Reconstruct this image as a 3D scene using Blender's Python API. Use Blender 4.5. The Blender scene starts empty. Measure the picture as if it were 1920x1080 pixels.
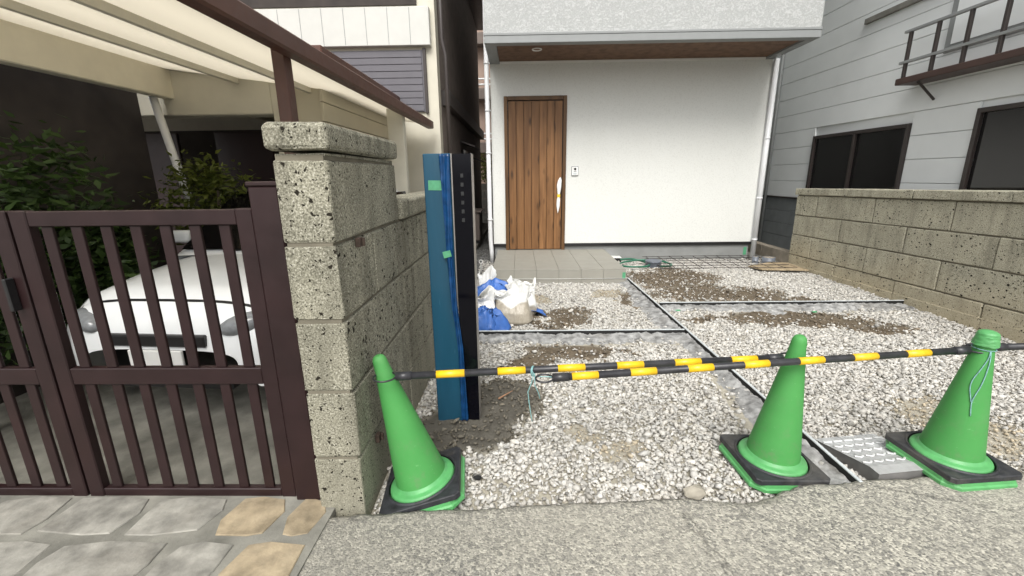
import bpy, bmesh, math, random
import numpy as np
from mathutils import Vector, Matrix, Euler
R = math.radians
SC = bpy.context.scene
COL = SC.collection
rnd = random.Random(7)
nrg = np.random.default_rng(11)

# ------------------------------------------------------------------ camera, sky, sun, exposure
CAM_H = 1.42
F_PX = 819.0
cd = bpy.data.cameras.new('camera'); cam = bpy.data.objects.new('camera', cd); COL.objects.link(cam)
cd.sensor_width = 36.0; cd.lens = 36.0 * F_PX / 1920.0
cd.clip_start = 0.05; cd.clip_end = 500
def _axes():                                   # world axes in camera coordinates, from the two vanishing points
    dn = Vector((1000-960, 3733-540, F_PX)).normalized()
    fy = Vector((975-960, 330-540, F_PX)); fy = (fy - dn*fy.dot(dn)).normalized()
    up = -dn; rx = fy.cross(up)
    if rx.x < 0: rx = -rx
    return rx, fy, up
ax, ay, az = _axes()
m = Matrix(((ax.x, -ax.y, -ax.z), (ay.x, -ay.y, -ay.z), (az.x, -az.y, -az.z)))
cam.matrix_world = Matrix.Translation((0, 0, CAM_H)) @ m.to_4x4()
SC.camera = cam

SUN_EL, SUN_AZ = 50.0, 184.0                   # azimuth clockwise from +Y: behind the camera, a little to its left
w = bpy.data.worlds.new('World'); SC.world = w; w.use_nodes = True
wn = w.node_tree.nodes; wl = w.node_tree.links
sky = wn.new('ShaderNodeTexSky'); sky.sky_type = 'NISHITA'; sky.sun_disc = False
sky.sun_elevation = R(SUN_EL); sky.sun_rotation = R(SUN_AZ); sky.dust_density = 4.0; sky.air_density = 1.0; sky.ozone_density = 1.0
hs = wn.new('ShaderNodeHueSaturation'); hs.inputs['Saturation'].default_value = 0.05   # an overcast sky is grey-white
wl.new(sky.outputs[0], hs.inputs['Color']); wl.new(hs.outputs[0], wn['Background'].inputs[0])
wn['Background'].inputs[1].default_value = 0.15
sd = bpy.data.lights.new('sun', 'SUN'); sun = bpy.data.objects.new('sun', sd); COL.objects.link(sun)
sd.energy = 1.4; sd.angle = R(30); sd.color = (1.0, 0.955, 0.875)
sun.rotation_euler = (R(90-SUN_EL), 0, R(-SUN_AZ+180)); sun.location = (0, -5, 12)
vs = SC.view_settings; vs.view_transform = 'Standard'; vs.look = 'None'; vs.gamma = 1.0; vs.use_curve_mapping = False
vs.exposure = 0.66

# ------------------------------------------------------------------ helpers: tags and meshes
def tag(o, label=None, cat=None, group=None, kind=None):
    if label: o['label'] = label
    if cat: o['category'] = cat
    if group: o['group'] = group
    if kind: o['kind'] = kind
    return o
def thing(name, label, cat, loc=(0, 0, 0), group=None, rz=0):
    o = bpy.data.objects.new(name, None); COL.objects.link(o); o.location = loc; o.rotation_euler = (0, 0, rz)
    o.empty_display_size = 0.1
    return tag(o, label, cat, group)
def link(name, me, mat, parent=None, loc=None, rot=None):
    o = bpy.data.objects.new(name, me); COL.objects.link(o)
    if mat is not None and not me.materials: me.materials.append(mat)
    if parent: o.parent = parent
    if loc: o.location = loc
    if rot: o.rotation_euler = rot
    return o
def fin(bm, smooth=False, name='mesh'):
    me = bpy.data.meshes.new(name); bmesh.ops.recalc_face_normals(bm, faces=bm.faces); bm.to_mesh(me); bm.free()
    if smooth: me.shade_smooth()
    return me
def wpos(parent):                              # parents here are only moved, never nested more than two deep
    v = Vector((0, 0, 0)); p = parent
    while p is not None:
        v = v + p.location; p = p.parent
    return v
def box_bm(bm, x0, x1, y0, y1, z0, z1, bev=0.0, seg=1):
    r = bmesh.ops.create_cube(bm, size=1.0)
    vs_ = r['verts']
    for v in vs_:
        v.co = Vector(((x0+x1)/2 + v.co.x*(x1-x0), (y0+y1)/2 + v.co.y*(y1-y0), (z0+z1)/2 + v.co.z*(z1-z0)))
    if bev > 0:
        es = list({e for v in vs_ for e in v.link_edges})
        bmesh.ops.bevel(bm, geom=es, offset=bev, segments=seg, profile=0.6, affect='EDGES')
def box(name, x0, x1, y0, y1, z0, z1, mat, parent=None, bev=0.0, seg=1, smooth=False):
    """world-space bounds; placed at its own centre, parent offset taken off"""
    bm = bmesh.new(); c = Vector(((x0+x1)/2, (y0+y1)/2, (z0+z1)/2))
    box_bm(bm, x0-c.x, x1-c.x, y0-c.y, y1-c.y, z0-c.z, z1-c.z, bev, seg)
    o = link(name, fin(bm, smooth), mat, parent)
    o.location = c - (wpos(parent) if parent else Vector((0, 0, 0)))
    return o
def tube_bm(bm, pts, rad, n=10, caps=True):
    pts = [Vector(p) for p in pts]; rings = []
    prev = None
    for i, p in enumerate(pts):
        t = (pts[min(i+1, len(pts)-1)] - pts[max(i-1, 0)]).normalized()
        if prev is None:
            a = t.orthogonal().normalized()
        else:
            a = (prev - t*prev.dot(t)).normalized()
        prev = a; b = t.cross(a)
        r = rad[i] if isinstance(rad, (list, tuple)) else rad
        rings.append([bm.verts.new(p + (a*math.cos(2*math.pi*k/n) + b*math.sin(2*math.pi*k/n))*r) for k in range(n)])
    for i in range(len(rings)-1):
        for k in range(n):
            bm.faces.new((rings[i][k], rings[i][(k+1) % n], rings[i+1][(k+1) % n], rings[i+1][k]))
    if caps:
        bm.faces.new(rings[0][::-1]); bm.faces.new(rings[-1])
def tube(name, pts, rad, mat, parent=None, n=10, smooth=True, caps=True):
    bm = bmesh.new(); off = wpos(parent) if parent else Vector((0, 0, 0))
    base = Vector(pts[0])
    tube_bm(bm, [Vector(p)-base for p in pts], rad, n, caps)
    o = link(name, fin(bm, smooth), mat, parent); o.location = base - off
    return o
def lathe_bm(bm, prof, n=48):
    rings = []
    for r, z in prof:
        if r < 1e-5: rings.append([bm.verts.new((0, 0, z))])
        else: rings.append([bm.verts.new((r*math.cos(2*math.pi*k/n), r*math.sin(2*math.pi*k/n), z)) for k in range(n)])
    for a, b in zip(rings[:-1], rings[1:]):
        for k in range(n):
            k2 = (k+1) % n
            if len(a) == 1 and len(b) == 1: continue
            if len(a) == 1: bm.faces.new((a[0], b[k2], b[k]))
            elif len(b) == 1: bm.faces.new((a[k], a[k2], b[0]))
            else: bm.faces.new((a[k], a[k2], b[k2], b[k]))
def poly_prism(name, pts, z0, z1, mat, parent=None, bev=0.0):
    bm = bmesh.new()
    cx = sum(p[0] for p in pts)/len(pts); cy = sum(p[1] for p in pts)/len(pts)
    f = bm.faces.new([bm.verts.new((p[0]-cx, p[1]-cy, 0)) for p in pts])
    r = bmesh.ops.extrude_face_region(bm, geom=[f])
    for v in [g for g in r['geom'] if isinstance(g, bmesh.types.BMVert)]: v.co.z += z1-z0
    if bev: bmesh.ops.bevel(bm, geom=[e for e in bm.edges if all(v.co.z > 1e-6 for v in e.verts)], offset=bev, segments=1, affect='EDGES')
    o = link(name, fin(bm), mat, parent); o.location = Vector((cx, cy, z0)) - (wpos(parent) if parent else Vector((0, 0, 0)))
    return o
def grid_mesh(P, closed_u=False, smooth=True):
    """P: array (nu, nv, 3)"""
    nu, nv = P.shape[:2]
    idx = np.arange(nu*nv).reshape(nu, nv)
    if closed_u: idx = np.vstack([idx, idx[:1]])
    f = np.stack([idx[:-1, :-1], idx[1:, :-1], idx[1:, 1:], idx[:-1, 1:]], -1).reshape(-1, 4)
    return np_mesh(P.reshape(-1, 3), f, smooth)
def np_mesh(V, Fa, smooth=False):
    me = bpy.data.meshes.new('mesh'); n = Fa.shape[1]
    me.vertices.add(len(V)); me.vertices.foreach_set('co', np.ascontiguousarray(V, dtype=np.float32).ravel())
    me.loops.add(Fa.size); me.loops.foreach_set('vertex_index', np.ascontiguousarray(Fa, dtype=np.int32).ravel())
    me.polygons.add(len(Fa)); me.polygons.foreach_set('loop_start', np.arange(0, Fa.size, n, dtype=np.int32))
    me.update(calc_edges=True); me.validate()
    if smooth: me.shade_smooth()
    return me
# value noise in numpy
_perm = np.random.default_rng(3).random((64, 64))
def vnoise(x, y):
    xi = np.floor(x).astype(int); yi = np.floor(y).astype(int); fx = x-xi; fy = y-yi
    fx = fx*fx*(3-2*fx); fy = fy*fy*(3-2*fy)
    g = lambda a, b: _perm[a % 64, b % 64]
    return (g(xi, yi)*(1-fx)+g(xi+1, yi)*fx)*(1-fy) + (g(xi, yi+1)*(1-fx)+g(xi+1, yi+1)*fx)*fy
def fbm(x, y, o=4):
    x = np.asarray(x, float); y = np.asarray(y, float); s = 0; a = 1; t = 0
    for i in range(o):
        s = s + a*vnoise(x*2**i+17.3*i, y*2**i+5.1*i); t += a; a *= 0.55
    return s/t

def smooth_pts(p, k=6):
    p = [Vector(q) for q in p]; out = []
    for i in range(len(p)-1):
        p0, p1, p2, p3 = p[max(i-1, 0)], p[i], p[i+1], p[min(i+2, len(p)-1)]
        for j in range(k):
            t = j/k; out.append(0.5*((2*p1)+(p2-p0)*t+(2*p0-5*p1+4*p2-p3)*t*t+(3*p1-p0-3*p2+p3)*t**3))
    return out+[p[-1]]

# ------------------------------------------------------------------ helpers: materials
class NT:
    def __init__(self, name):
        self.m = bpy.data.materials.new(name); self.m.use_nodes = True
        self.t = self.m.node_tree; self.b = self.t.nodes['Principled BSDF']
        g = self.t.nodes.new('ShaderNodeNewGeometry'); self.pos = g.outputs['Position']
        self.oi = self.t.nodes.new('ShaderNodeObjectInfo').outputs['Random']
    def n(self, typ, **kw):
        x = self.t.nodes.new(typ)
        for k, v in kw.items(): setattr(x, k, v)
        return x
    def l(self, a, b): self.t.links.new(a, b)
    def setin(self, sock, v):
        if isinstance(v, bpy.types.NodeSocket): self.l(v, sock)
        else: sock.default_value = v
    def map(self, scale=(1, 1, 1), src=None, rot=(0, 0, 0), loc=(0, 0, 0)):
        x = self.n('ShaderNodeMapping'); self.l(src or self.pos, x.inputs[0]); x.inputs['Scale'].default_value = scale
        x.inputs['Rotation'].default_value = rot; self.setin(x.inputs['Location'], loc); return x.outputs[0]
    def noise(self, scale, detail=4, rough=0.55, vec=None, dist=0.0):
        x = self.n('ShaderNodeTexNoise'); self.l(vec or self.pos, x.inputs['Vector']); x.inputs['Scale'].default_value = scale
        x.inputs['Detail'].default_value = detail; x.inputs['Roughness'].default_value = rough; x.inputs['Distortion'].default_value = dist
        return x.outputs['Fac']
    def vor(self, scale, vec=None, feature='F1', rand=1.0):
        x = self.n('ShaderNodeTexVoronoi', feature=feature); self.l(vec or self.pos, x.inputs['Vector'])
        x.inputs['Scale'].default_value = scale; x.inputs['Randomness'].default_value = rand; return x
    def ramp(self, fac, stops, interp='LINEAR'):
        x = self.n('ShaderNodeValToRGB'); x.color_ramp.interpolation = interp; self.l(fac, x.inputs[0]); e = x.color_ramp.elements
        while len(e) < len(stops): e.new(0.5)
        for el, (p, c) in zip(e, stops):
            el.position = p; el.color = (c, c, c, 1) if not isinstance(c, tuple) else (*c, 1)
        return x.outputs[0]
    def mix(self, fac, a, b, mode='MIX'):
        x = self.n('ShaderNodeMix', data_type='RGBA', blend_type=mode)
        self.setin(x.inputs[0], fac)
        for s, v in ((x.inputs[6], a), (x.inputs[7], b)): self.setin(s, v if isinstance(v, bpy.types.NodeSocket) else (*v, 1))
        return x.outputs[2]
    def math(self, op, a, b=0.0, c=0.0):
        x = self.n('ShaderNodeMath', operation=op); self.setin(x.inputs[0], a); self.setin(x.inputs[1], b); self.setin(x.inputs[2], c); return x.outputs[0]
    def bump(self, h, strength=0.3, dist=0.01, prev=None):
        x = self.n('ShaderNodeBump'); self.l(h, x.inputs['Height']); x.inputs['Strength'].default_value = strength; x.inputs['Distance'].default_value = dist
        if prev: self.l(prev, x.inputs['Normal'])
        self.l(x.outputs[0], self.b.inputs['Normal']); return x.outputs[0]
    def out(self, col=None, rough=0.8, metal=0.0, spec=0.5):
        if col is not None: self.setin(self.b.inputs['Base Color'], col if isinstance(col, bpy.types.NodeSocket) else (*col, 1))
        self.setin(self.b.inputs['Roughness'], rough); self.b.inputs['Metallic'].default_value = metal
        self.b.inputs['Specular IOR Level'].default_value = spec
        return self.m
def plain(name, c, rough=0.7, metal=0.0, var=0.12, scale=6.0, bump=0.05, bs=80.0, spec=0.5, dirt=0.0):
    k = NT(name)
    n1 = k.noise(scale, 4); col = k.mix(k.ramp(n1, [(0.3, 0.0), (0.7, 1.0)]), tuple(x*(1-var) for x in c), tuple(min(1, x*(1+var)) for x in c))
    if dirt:
        d = k.noise(3.0, 6, 0.65); col = k.mix(k.math('MULTIPLY', k.ramp(d, [(0.5, 0.0), (0.75, 1.0)]), dirt), col, (0.16, 0.145, 0.12))
    r = k.math('ADD', k.math('MULTIPLY', k.noise(scale*4, 3), 0.25), rough-0.12)
    if bump: k.bump(k.noise(bs, 3), bump, 0.004)
    return k.out(col, r, metal, spec)

def mat_oya(name, c1, c2, low, pits=1.0, streak=0.72):
    k = NT(name)
    off = k.n('ShaderNodeCombineXYZ'); k.l(k.math('MULTIPLY', k.oi, 13.0), off.inputs[0]); k.l(k.math('MULTIPLY', k.oi, 7.0), off.inputs[1])
    va = k.n('ShaderNodeVectorMath', operation='ADD'); k.l(k.pos, va.inputs[0]); k.l(off.outputs[0], va.inputs[1]); p = va.outputs[0]
    col = k.mix(k.ramp(k.noise(5.0, 5, 0.6, p), [(0.32, 0.0), (0.68, 1.0)]), c1, c2)
    col = k.mix(k.math('MULTIPLY', k.oi, 0.4), col, tuple(x*0.78 for x in c1))
    g = k.noise(150.0, 3, 0.7, p)
    col = k.mix(k.ramp(g, [(0.36, 0.85), (0.52, 0.0)]), col, tuple(x*0.22 for x in c1))
    col = k.mix(k.ramp(g, [(0.55, 0.0), (0.68, 0.75)]), col, (0.62, 0.60, 0.52))
    # rain streaks and grime, and the browner foot
    st = k.noise(1.0, 5, 0.6, k.map((9, 9, 0.9), p))
    col = k.mix(k.ramp(st, [(0.46, 0.0), (0.70, streak)]), col, (0.085, 0.08, 0.062))
    sep = k.n('ShaderNodeSeparateXYZ'); k.l(k.pos, sep.inputs[0])
    zz = k.math('ADD', sep.outputs[2], k.math('MULTIPLY', k.noise(2.5, 4), 0.5))
    mr = k.n('ShaderNodeMapRange'); k.l(zz, mr.inputs[0]); mr.inputs[1].default_value = 0.15; mr.inputs[2].default_value = 0.75; mr.inputs[3].default_value = 0.7; mr.inputs[4].default_value = 0.0
    col = k.mix(mr.outputs[0], col, low, 'MIX')
    # pits of the tuff
    pw = k.n('ShaderNodeVectorMath', operation='ADD'); k.l(p, pw.inputs[0])
    nz = k.n('ShaderNodeTexNoise'); k.l(p, nz.inputs['Vector']); nz.inputs['Scale'].default_value = 45; 
    sc = k.n('ShaderNodeVectorMath', operation='SCALE'); k.l(nz.outputs['Color'], sc.inputs[0]); sc.inputs['Scale'].default_value = 0.030; k.l(sc.outputs[0], pw.inputs[1])
    tot = None
    for scale, keep, size in ((47, 0.68, 0.34), (100, 0.60, 0.34)):
        v = k.vor(scale, k.map((1, 0.8, 1.0), pw.outputs[0]))
        s2 = k.n('ShaderNodeSeparateColor'); k.l(v.outputs['Color'], s2.inputs[0])
        thr = k.math('MULTIPLY', k.math('SUBTRACT', s2.outputs[0], keep), size/(1-keep)*1.3)
        pit = k.math('MULTIPLY', k.math('SUBTRACT', thr, v.outputs['Distance']), 14.0)
        c = k.n('ShaderNodeClamp'); k.l(pit, c.inputs[0]); pit = c.outputs[0]
        tot = pit if tot is None else k.math('MAXIMUM', tot, pit)
    tot = k.math('MULTIPLY', tot, pits)
    col = k.mix(tot, col, (0.022, 0.019, 0.014))
    h = k.math('SUBTRACT', k.math('MULTIPLY', g, 0.35), tot)
    h = k.math('ADD', h, k.math('MULTIPLY', k.noise(12, 5, 0.6, p), 0.8))
    k.bump(h, 0.75, 0.008)
    return k.out(col, 0.95, 0, 0.15)

M = {}
M['oya_l'] = mat_oya('tuff_grey', (0.345, 0.33, 0.255), (0.225, 0.217, 0.168), (0.28, 0.265, 0.205), 1.0, 0.58)
M['oya_r'] = mat_oya('tuff_ochre', (0.55, 0.52, 0.40), (0.40, 0.385, 0.30), (0.54, 0.46, 0.315), 1.0, 0.40)
M['mortar'] = plain('mortar', (0.17, 0.155, 0.12), 0.95, bs=200, bump=0.4, var=0.25, spec=0.1)
def mat_asphalt():
    k = NT('asphalt_worn')
    v = k.vor(125.0); v2 = k.vor(78.0)
    s = k.n('ShaderNodeSeparateColor'); k.l(v.outputs['Color'], s.inputs[0]); s2 = k.n('ShaderNodeSeparateColor'); k.l(v2.outputs['Color'], s2.inputs[0])
    ch = k.ramp(s.outputs[0], [(0.0, (0.07, 0.07, 0.07)), (0.3, (0.19, 0.185, 0.172)), (0.6, (0.36, 0.345, 0.30)), (1.0, (0.62, 0.59, 0.51))])
    ch2 = k.ramp(s2.outputs[1], [(0.0, (0.06, 0.063, 0.068)), (0.5, (0.20, 0.195, 0.18)), (1.0, (0.44, 0.42, 0.365))])
    col = k.mix(k.ramp(s2.outputs[0], [(0.55, 0.0), (0.6, 1.0)]), ch, ch2)
    edge = k.ramp(v.outputs['Distance'], [(0.40, 0.0), (0.75, 1.0)])
    col = k.mix(k.math('MULTIPLY', edge, 0.45), col, (0.42, 0.40, 0.335))
    big = k.noise(0.9, 5, 0.6)
    col = k.mix(k.ramp(big, [(0.34, 0.10), (0.68, 0.58)]), col, (0.37, 0.352, 0.30))
    fine = k.noise(14, 5, 0.7)
    col = k.mix(k.ramp(fine, [(0.55, 0.0), (0.8, 0.5)]), col, (0.13, 0.125, 0.115))
    # darker towards the left of the drive
    sep = k.n('ShaderNodeSeparateXYZ'); k.l(k.pos, sep.inputs[0])
    xx = k.math('ADD', sep.outputs[0], k.math('MULTIPLY', k.noise(3, 4), 0.5))
    mr = k.n('ShaderNodeMapRange'); k.l(xx, mr.inputs[0]); mr.inputs[1].default_value = -0.45; mr.inputs[2].default_value = 0.6; mr.inputs[3].default_value = 0.36; mr.inputs[4].default_value = 0.0
    col = k.mix(mr.outputs[0], col, (0.13, 0.125, 0.11))
    cv = k.vor(0.55, k.map((1, 1.6, 1), None, (0, 0, 0.5)), 'DISTANCE_TO_EDGE')
    wob = k.math('ADD', cv.outputs['Distance'], k.math('MULTIPLY', k.math('SUBTRACT', k.noise(7, 5, 0.7), 0.5), 0.09))
    crk = k.ramp(k.math('ABSOLUTE', wob), [(0.0, 1.0), (0.006, 0.0)])
    col = k.mix(k.math('MULTIPLY', crk, 0.55), col, (0.05, 0.048, 0.045))
    col = k.mix(1.0, col, (0.95, 0.95, 0.945), 'MULTIPLY')
    h = k.math('ADD', k.math('MULTIPLY', v.outputs['Distance'], -1.0), k.math('MULTIPLY', k.noise(60, 4), 0.6))
    k.bump(h, 0.55, 0.006)
    return k.out(col, 0.9, 0, 0.25)
M['asphalt'] = mat_asphalt()
def mat_ground():
    k = NT('gravel_bed')
    at = k.n('ShaderNodeAttribute', attribute_name='soil')
    n = k.noise(60, 5, 0.7); n2 = k.noise(6, 4)
    fines = k.mix(n, (0.27, 0.25, 0.205), (0.50, 0.465, 0.385))
    soil = k.mix(n, (0.055, 0.042, 0.028), (0.17, 0.135, 0.095)); soil = k.mix(k.ramp(n2, [(0.4, 0.0), (0.7, 0.5)]), soil, (0.20, 0.17, 0.13))
    wet = k.mix(n, (0.06, 0.055, 0.045), (0.14, 0.13, 0.11))
    sp = k.n('ShaderNodeSeparateColor'); k.l(at.outputs['Color'], sp.inputs[0])
    col = k.mix(sp.outputs[0], fines, soil); col = k.mix(sp.outputs[1], col, wet)
    k.bump(k.noise(110, 5, 0.7), 0.7, 0.008)
    return k.out(col, 0.95, 0, 0.15)
M['ground'] = mat_ground()
def mat_stones():
    k = NT('crushed_stone')
    at = k.n('ShaderNodeAttribute', attribute_name='tone')
    col = k.mix(k.ramp(k.noise(90, 4, 0.6), [(0.42, 0.0), (0.8, 0.4)]), at.outputs['Color'], (0.36, 0.35, 0.32))
    k.bump(k.noise(220, 3), 0.25, 0.003)
    return k.out(col, 0.9, 0, 0.2)
M['stones'] = mat_stones()
M['haunch'] = plain('haunch_mortar', (0.27, 0.27, 0.265), 0.95, var=0.55, scale=14, bump=1.0, bs=55, spec=0.1, dirt=0.5)
def mat_stucco():
    k = NT('stucco_white')
    n = k.noise(55, 4, 0.6)
    col = k.mix(k.noise(1.2, 3), (0.665, 0.672, 0.642), (0.705, 0.712, 0.685))
    col = k.mix(k.ramp(n, [(0.32, 0.30), (0.5, 0.0)]), col, (0.48, 0.48, 0.455))
    st = k.noise(1.0, 5, 0.6, k.map((3, 3, 0.5))); col = k.mix(k.ramp(st, [(0.52, 0.0), (0.80, 0.05)]), col, (0.47, 0.46, 0.41))
    k.bump(n, 0.45, 0.006); return k.out(col, 0.92, 0, 0.15)
M['stucco'] = mat_stucco()
def mat_trowel():
    k = NT('stucco_trowelled')
    n = k.noise(19.0, 6, 0.75, k.map((1, 1, 1.35)), 1.8)
    f = k.ramp(n, [(0.47, 0.0), (0.53, 1.0)])
    n2 = k.noise(52, 3, 0.6)
    col = k.mix(f, (0.40, 0.41, 0.405), (0.50, 0.51, 0.505))
    col = k.mix(k.ramp(n2, [(0.35, 0.3), (0.55, 0.0)]), col, (0.32, 0.325, 0.32))
    h = k.math('ADD', f, k.math('MULTIPLY', n2, 0.4))
    k.bump(h, 0.5, 0.006); return k.out(col, 0.92, 0, 0.15)
M['trowel'] = mat_trowel()
def mat_wood(name, a, b, knots=True, rough=0.5):
    k = NT(name)
    tc = k.n('ShaderNodeTexCoord'); o = tc.outputs['Object']
    off = k.n('ShaderNodeCombineXYZ'); k.l(k.math('MULTIPLY', k.oi, 9.0), off.inputs[0]); k.l(k.math('MULTIPLY', k.oi, 31.0), off.inputs[2])
    va = k.n('ShaderNodeVectorMath', operation='ADD'); k.l(o, va.inputs[0]); k.l(off.outputs[0], va.inputs[1]); p = va.outputs[0]
    g = k.noise(1.0, 6, 0.6, k.map((60, 60, 2.2), p), 0.3)
    big = k.noise(1.0, 3, 0.5, k.map((9, 9, 0.9), p))
    col = k.mix(k.ramp(g, [(0.3, 0.0), (0.72, 1.0)]), a, b)
    col = k.mix(k.ramp(big, [(0.42, 0.0), (0.68, 0.75)]), col, tuple(x*0.5 for x in a))
    col = k.mix(k.math('MULTIPLY', k.oi, 0.5), col, tuple(x*0.6 for x in a))
    if knots:
        v = k.vor(1.0, k.map((11, 11, 3.6), p))
        s = k.n('ShaderNodeSeparateColor'); k.l(v.outputs['Color'], s.inputs[0])
        kn = k.math('MULTIPLY', k.ramp(v.outputs['Distance'], [(0.10, 1.0), (0.34, 0.0)]), k.ramp(s.outputs[0], [(0.52, 0.0), (0.56, 1.0)]))
        col = k.mix(k.math('MULTIPLY', kn, 0.85), col, (0.035, 0.017, 0.007))
    k.bump(g, 0.15, 0.003); return k.out(col, rough, 0, 0.35)
M['door'] = mat_wood('door_wood', (0.185, 0.084, 0.030), (0.33, 0.168, 0.068))
M['frame'] = mat_wood('door_frame_wood', (0.115, 0.056, 0.021), (0.185, 0.098, 0.038), False)
M['soffit'] = mat_wood('soffit_panel', (0.17, 0.095, 0.058), (0.215, 0.125, 0.08), False, 0.7)
M['ply'] = mat_wood('plywood', (0.42, 0.33, 0.21), (0.52, 0.42, 0.28), True, 0.85)
M['trim'] = plain('grey_trim', (0.24, 0.25, 0.25), 0.5, var=0.05, bump=0)
M['drip'] = plain('black_flashing', (0.012, 0.012, 0.013), 0.35, var=0.1, bump=0)
M['concrete'] = plain('foundation_concrete', (0.25, 0.256, 0.25), 0.9, var=0.14, scale=3, bump=0.15, bs=60, spec=0.2)
M['tile'] = plain('porch_tile', (0.285, 0.275, 0.24), 0.6, var=0.05, scale=5, bump=0.12, bs=150, spec=0.3)
M['grout'] = plain('tile_grout', (0.22, 0.21, 0.19), 0.9, bump=0)
M['pvcw'] = plain('white_pvc', (0.74, 0.75, 0.76), 0.35, var=0.03, bump=0)
M['pvcg'] = plain('grey_pvc', (0.13, 0.145, 0.17), 0.4, var=0.1, bump=0)
M['white'] = plain('white_plastic', (0.75, 0.75, 0.73), 0.4, var=0.04, bump=0)
M['black'] = plain('black_plastic', (0.014, 0.014, 0.015), 0.4, var=0.2, bump=0)
M['steel'] = plain('galvanised_steel', (0.42, 0.43, 0.43), 0.45, 0.8, var=0.15)
M['rust'] = plain('rusty_bracket', (0.055, 0.036, 0.026), 0.8, var=0.4, scale=60)
M['greentape'] = plain('green_tape', (0.075, 0.29, 0.15), 0.6, var=0.15, scale=60, bump=0.2)
M['yellowtape'] = plain('yellow_tape', (0.75, 0.55, 0.04), 0.5, var=0.1)
M['paper'] = plain('white_wrap', (0.78, 0.78, 0.77), 0.7, var=0.06, bump=0.4, bs=40)
def mat_cone():
    k = NT('cone_green')
    n = k.noise(9, 5, 0.6); col = k.mix(n, (0.050, 0.245, 0.056), (0.074, 0.30, 0.078))
    s = k.noise(1.0, 5, 0.7, k.map((120, 120, 14)))
    col = k.mix(k.ramp(s, [(0.58, 0.0), (0.78, 0.35)]), col, (0.10, 0.28, 0.11))
    d = k.noise(5, 6, 0.7); col = k.mix(k.ramp(d, [(0.55, 0.0), (0.8, 0.3)]), col, (0.15, 0.24, 0.13))
    sc_ = k.noise(1.0, 4, 0.75, k.map((26, 26, 90), None, (0.4, 0.3, 0)))
    col = k.mix(k.ramp(sc_, [(0.66, 0.0), (0.70, 0.5)]), col, (0.20, 0.42, 0.20))
    sep = k.n('ShaderNodeSeparateXYZ'); k.l(k.pos, sep.inputs[0])
    gr = k.math('MULTIPLY', k.ramp(k.noise(16, 6, 0.75), [(0.52, 0.0), (0.72, 1.0)]), k.ramp(sep.outputs[2], [(0.08, 0.55), (0.40, 0.08)]))
    col = k.mix(gr, col, (0.17, 0.165, 0.12))
    k.bump(k.noise(200, 2), 0.06, 0.002)
    return k.out(col, k.math('ADD', 0.46, k.math('MULTIPLY', k.noise(20, 4), 0.3)), 0, 0.35)
M['cone'] = mat_cone()
M['conelite'] = plain('cone_green_rim', (0.085, 0.32, 0.105), 0.45, var=0.12, scale=20, bump=0, dirt=0.25)  # lighter green than the body; the foot ring's highlight is put into the colour
M['rubber'] = plain('black_rubber', (0.022, 0.023, 0.027), 0.6, var=0.5, scale=25, bump=0.35, bs=120, dirt=0.55)
M['baryel'] = plain('bar_yellow', (0.78, 0.47, 0.012), 0.35, var=0.08, scale=30, bump=0, dirt=0.18)
M['barblk'] = plain('bar_black', (0.028, 0.028, 0.032), 0.35, var=0.3, scale=30, bump=0, dirt=0.10)
M['twine'] = plain('blue_twine', (0.20, 0.38, 0.38), 0.7, var=0.25, scale=80, bump=0.5, bs=300)
def mat_film():
    k = NT('blue_protective_film')
    sep = k.n('ShaderNodeSeparateXYZ'); k.l(k.pos, sep.inputs[0])
    n = k.noise(1.0, 4, 0.6, k.map((16, 16, 2.0)))
    col = k.mix(n, (0.010, 0.050, 0.088), (0.016, 0.078, 0.130))
    s = k.noise(1.0, 3, 0.8, k.map((90, 90, 6)))
    col = k.mix(k.ramp(s, [(0.68, 0.0), (0.8, 0.3)]), col, (0.12, 0.28, 0.36))
    k.bump(k.noise(1.0, 4, 0.6, k.map((30, 30, 5))), 0.25, 0.004)
    return k.out(col, 0.22, 0, 0.5)
M['film'] = mat_film()
M['filmloose'] = plain('loose_blue_film', (0.006, 0.045, 0.135), 0.16, var=0.35, scale=22, bump=0.3, bs=25)
M['glossblack'] = plain('gloss_black_panel', (0.003, 0.003, 0.005), 0.10, var=0.1, bump=0, spec=0.18)
M['alu'] = plain('brushed_aluminium', (0.36, 0.34, 0.32), 0.35, 0.7, var=0.05, bump=0)
M['mark'] = plain('dull_letter_mark', (0.012, 0.013, 0.014), 0.6, var=0.1, bump=0)
M['tarp'] = plain('blue_tarp', (0.040, 0.125, 0.40), 0.45, var=0.15, scale=12, bump=0.25, bs=90)
def mat_bag():
    k = NT('clear_sack')
    b = k.b; n = k.noise(7, 4)
    at = k.n('ShaderNodeAttribute', attribute_name='fill')
    col = k.mix(at.outputs['Fac'], k.mix(n, (0.66, 0.66, 0.63), (0.82, 0.82, 0.80)), k.mix(k.noise(40, 4), (0.29, 0.255, 0.20), (0.43, 0.39, 0.32)))
    k.bump(k.noise(1.0, 5, 0.6, k.map((22, 22, 6))), 0.7, 0.02)
    return k.out(col, 0.28, 0, 0.5)
M['bag'] = mat_bag()
M['red'] = plain('red_print', (0.55, 0.05, 0.06), 0.5, bump=0)
M['rebar'] = plain('rebar_mesh', (0.055, 0.045, 0.042), 0.7, 0.3, var=0.3, scale=40)
M['hose'] = plain('green_hose', (0.018, 0.13, 0.075), 0.35, var=0.1)
M['plate'] = plain('grey_ramp_plastic', (0.72, 0.73, 0.73), 0.5, var=0.10, scale=14, bump=0.2, bs=120, dirt=0.3)
M['plateside'] = plain('ramp_side', (0.15, 0.145, 0.14), 0.7, var=0.2, scale=20)
M['edgeblk'] = plain('joint_board_black', (0.010, 0.010, 0.010), 0.7, var=0.3, bump=0.3)
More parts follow.
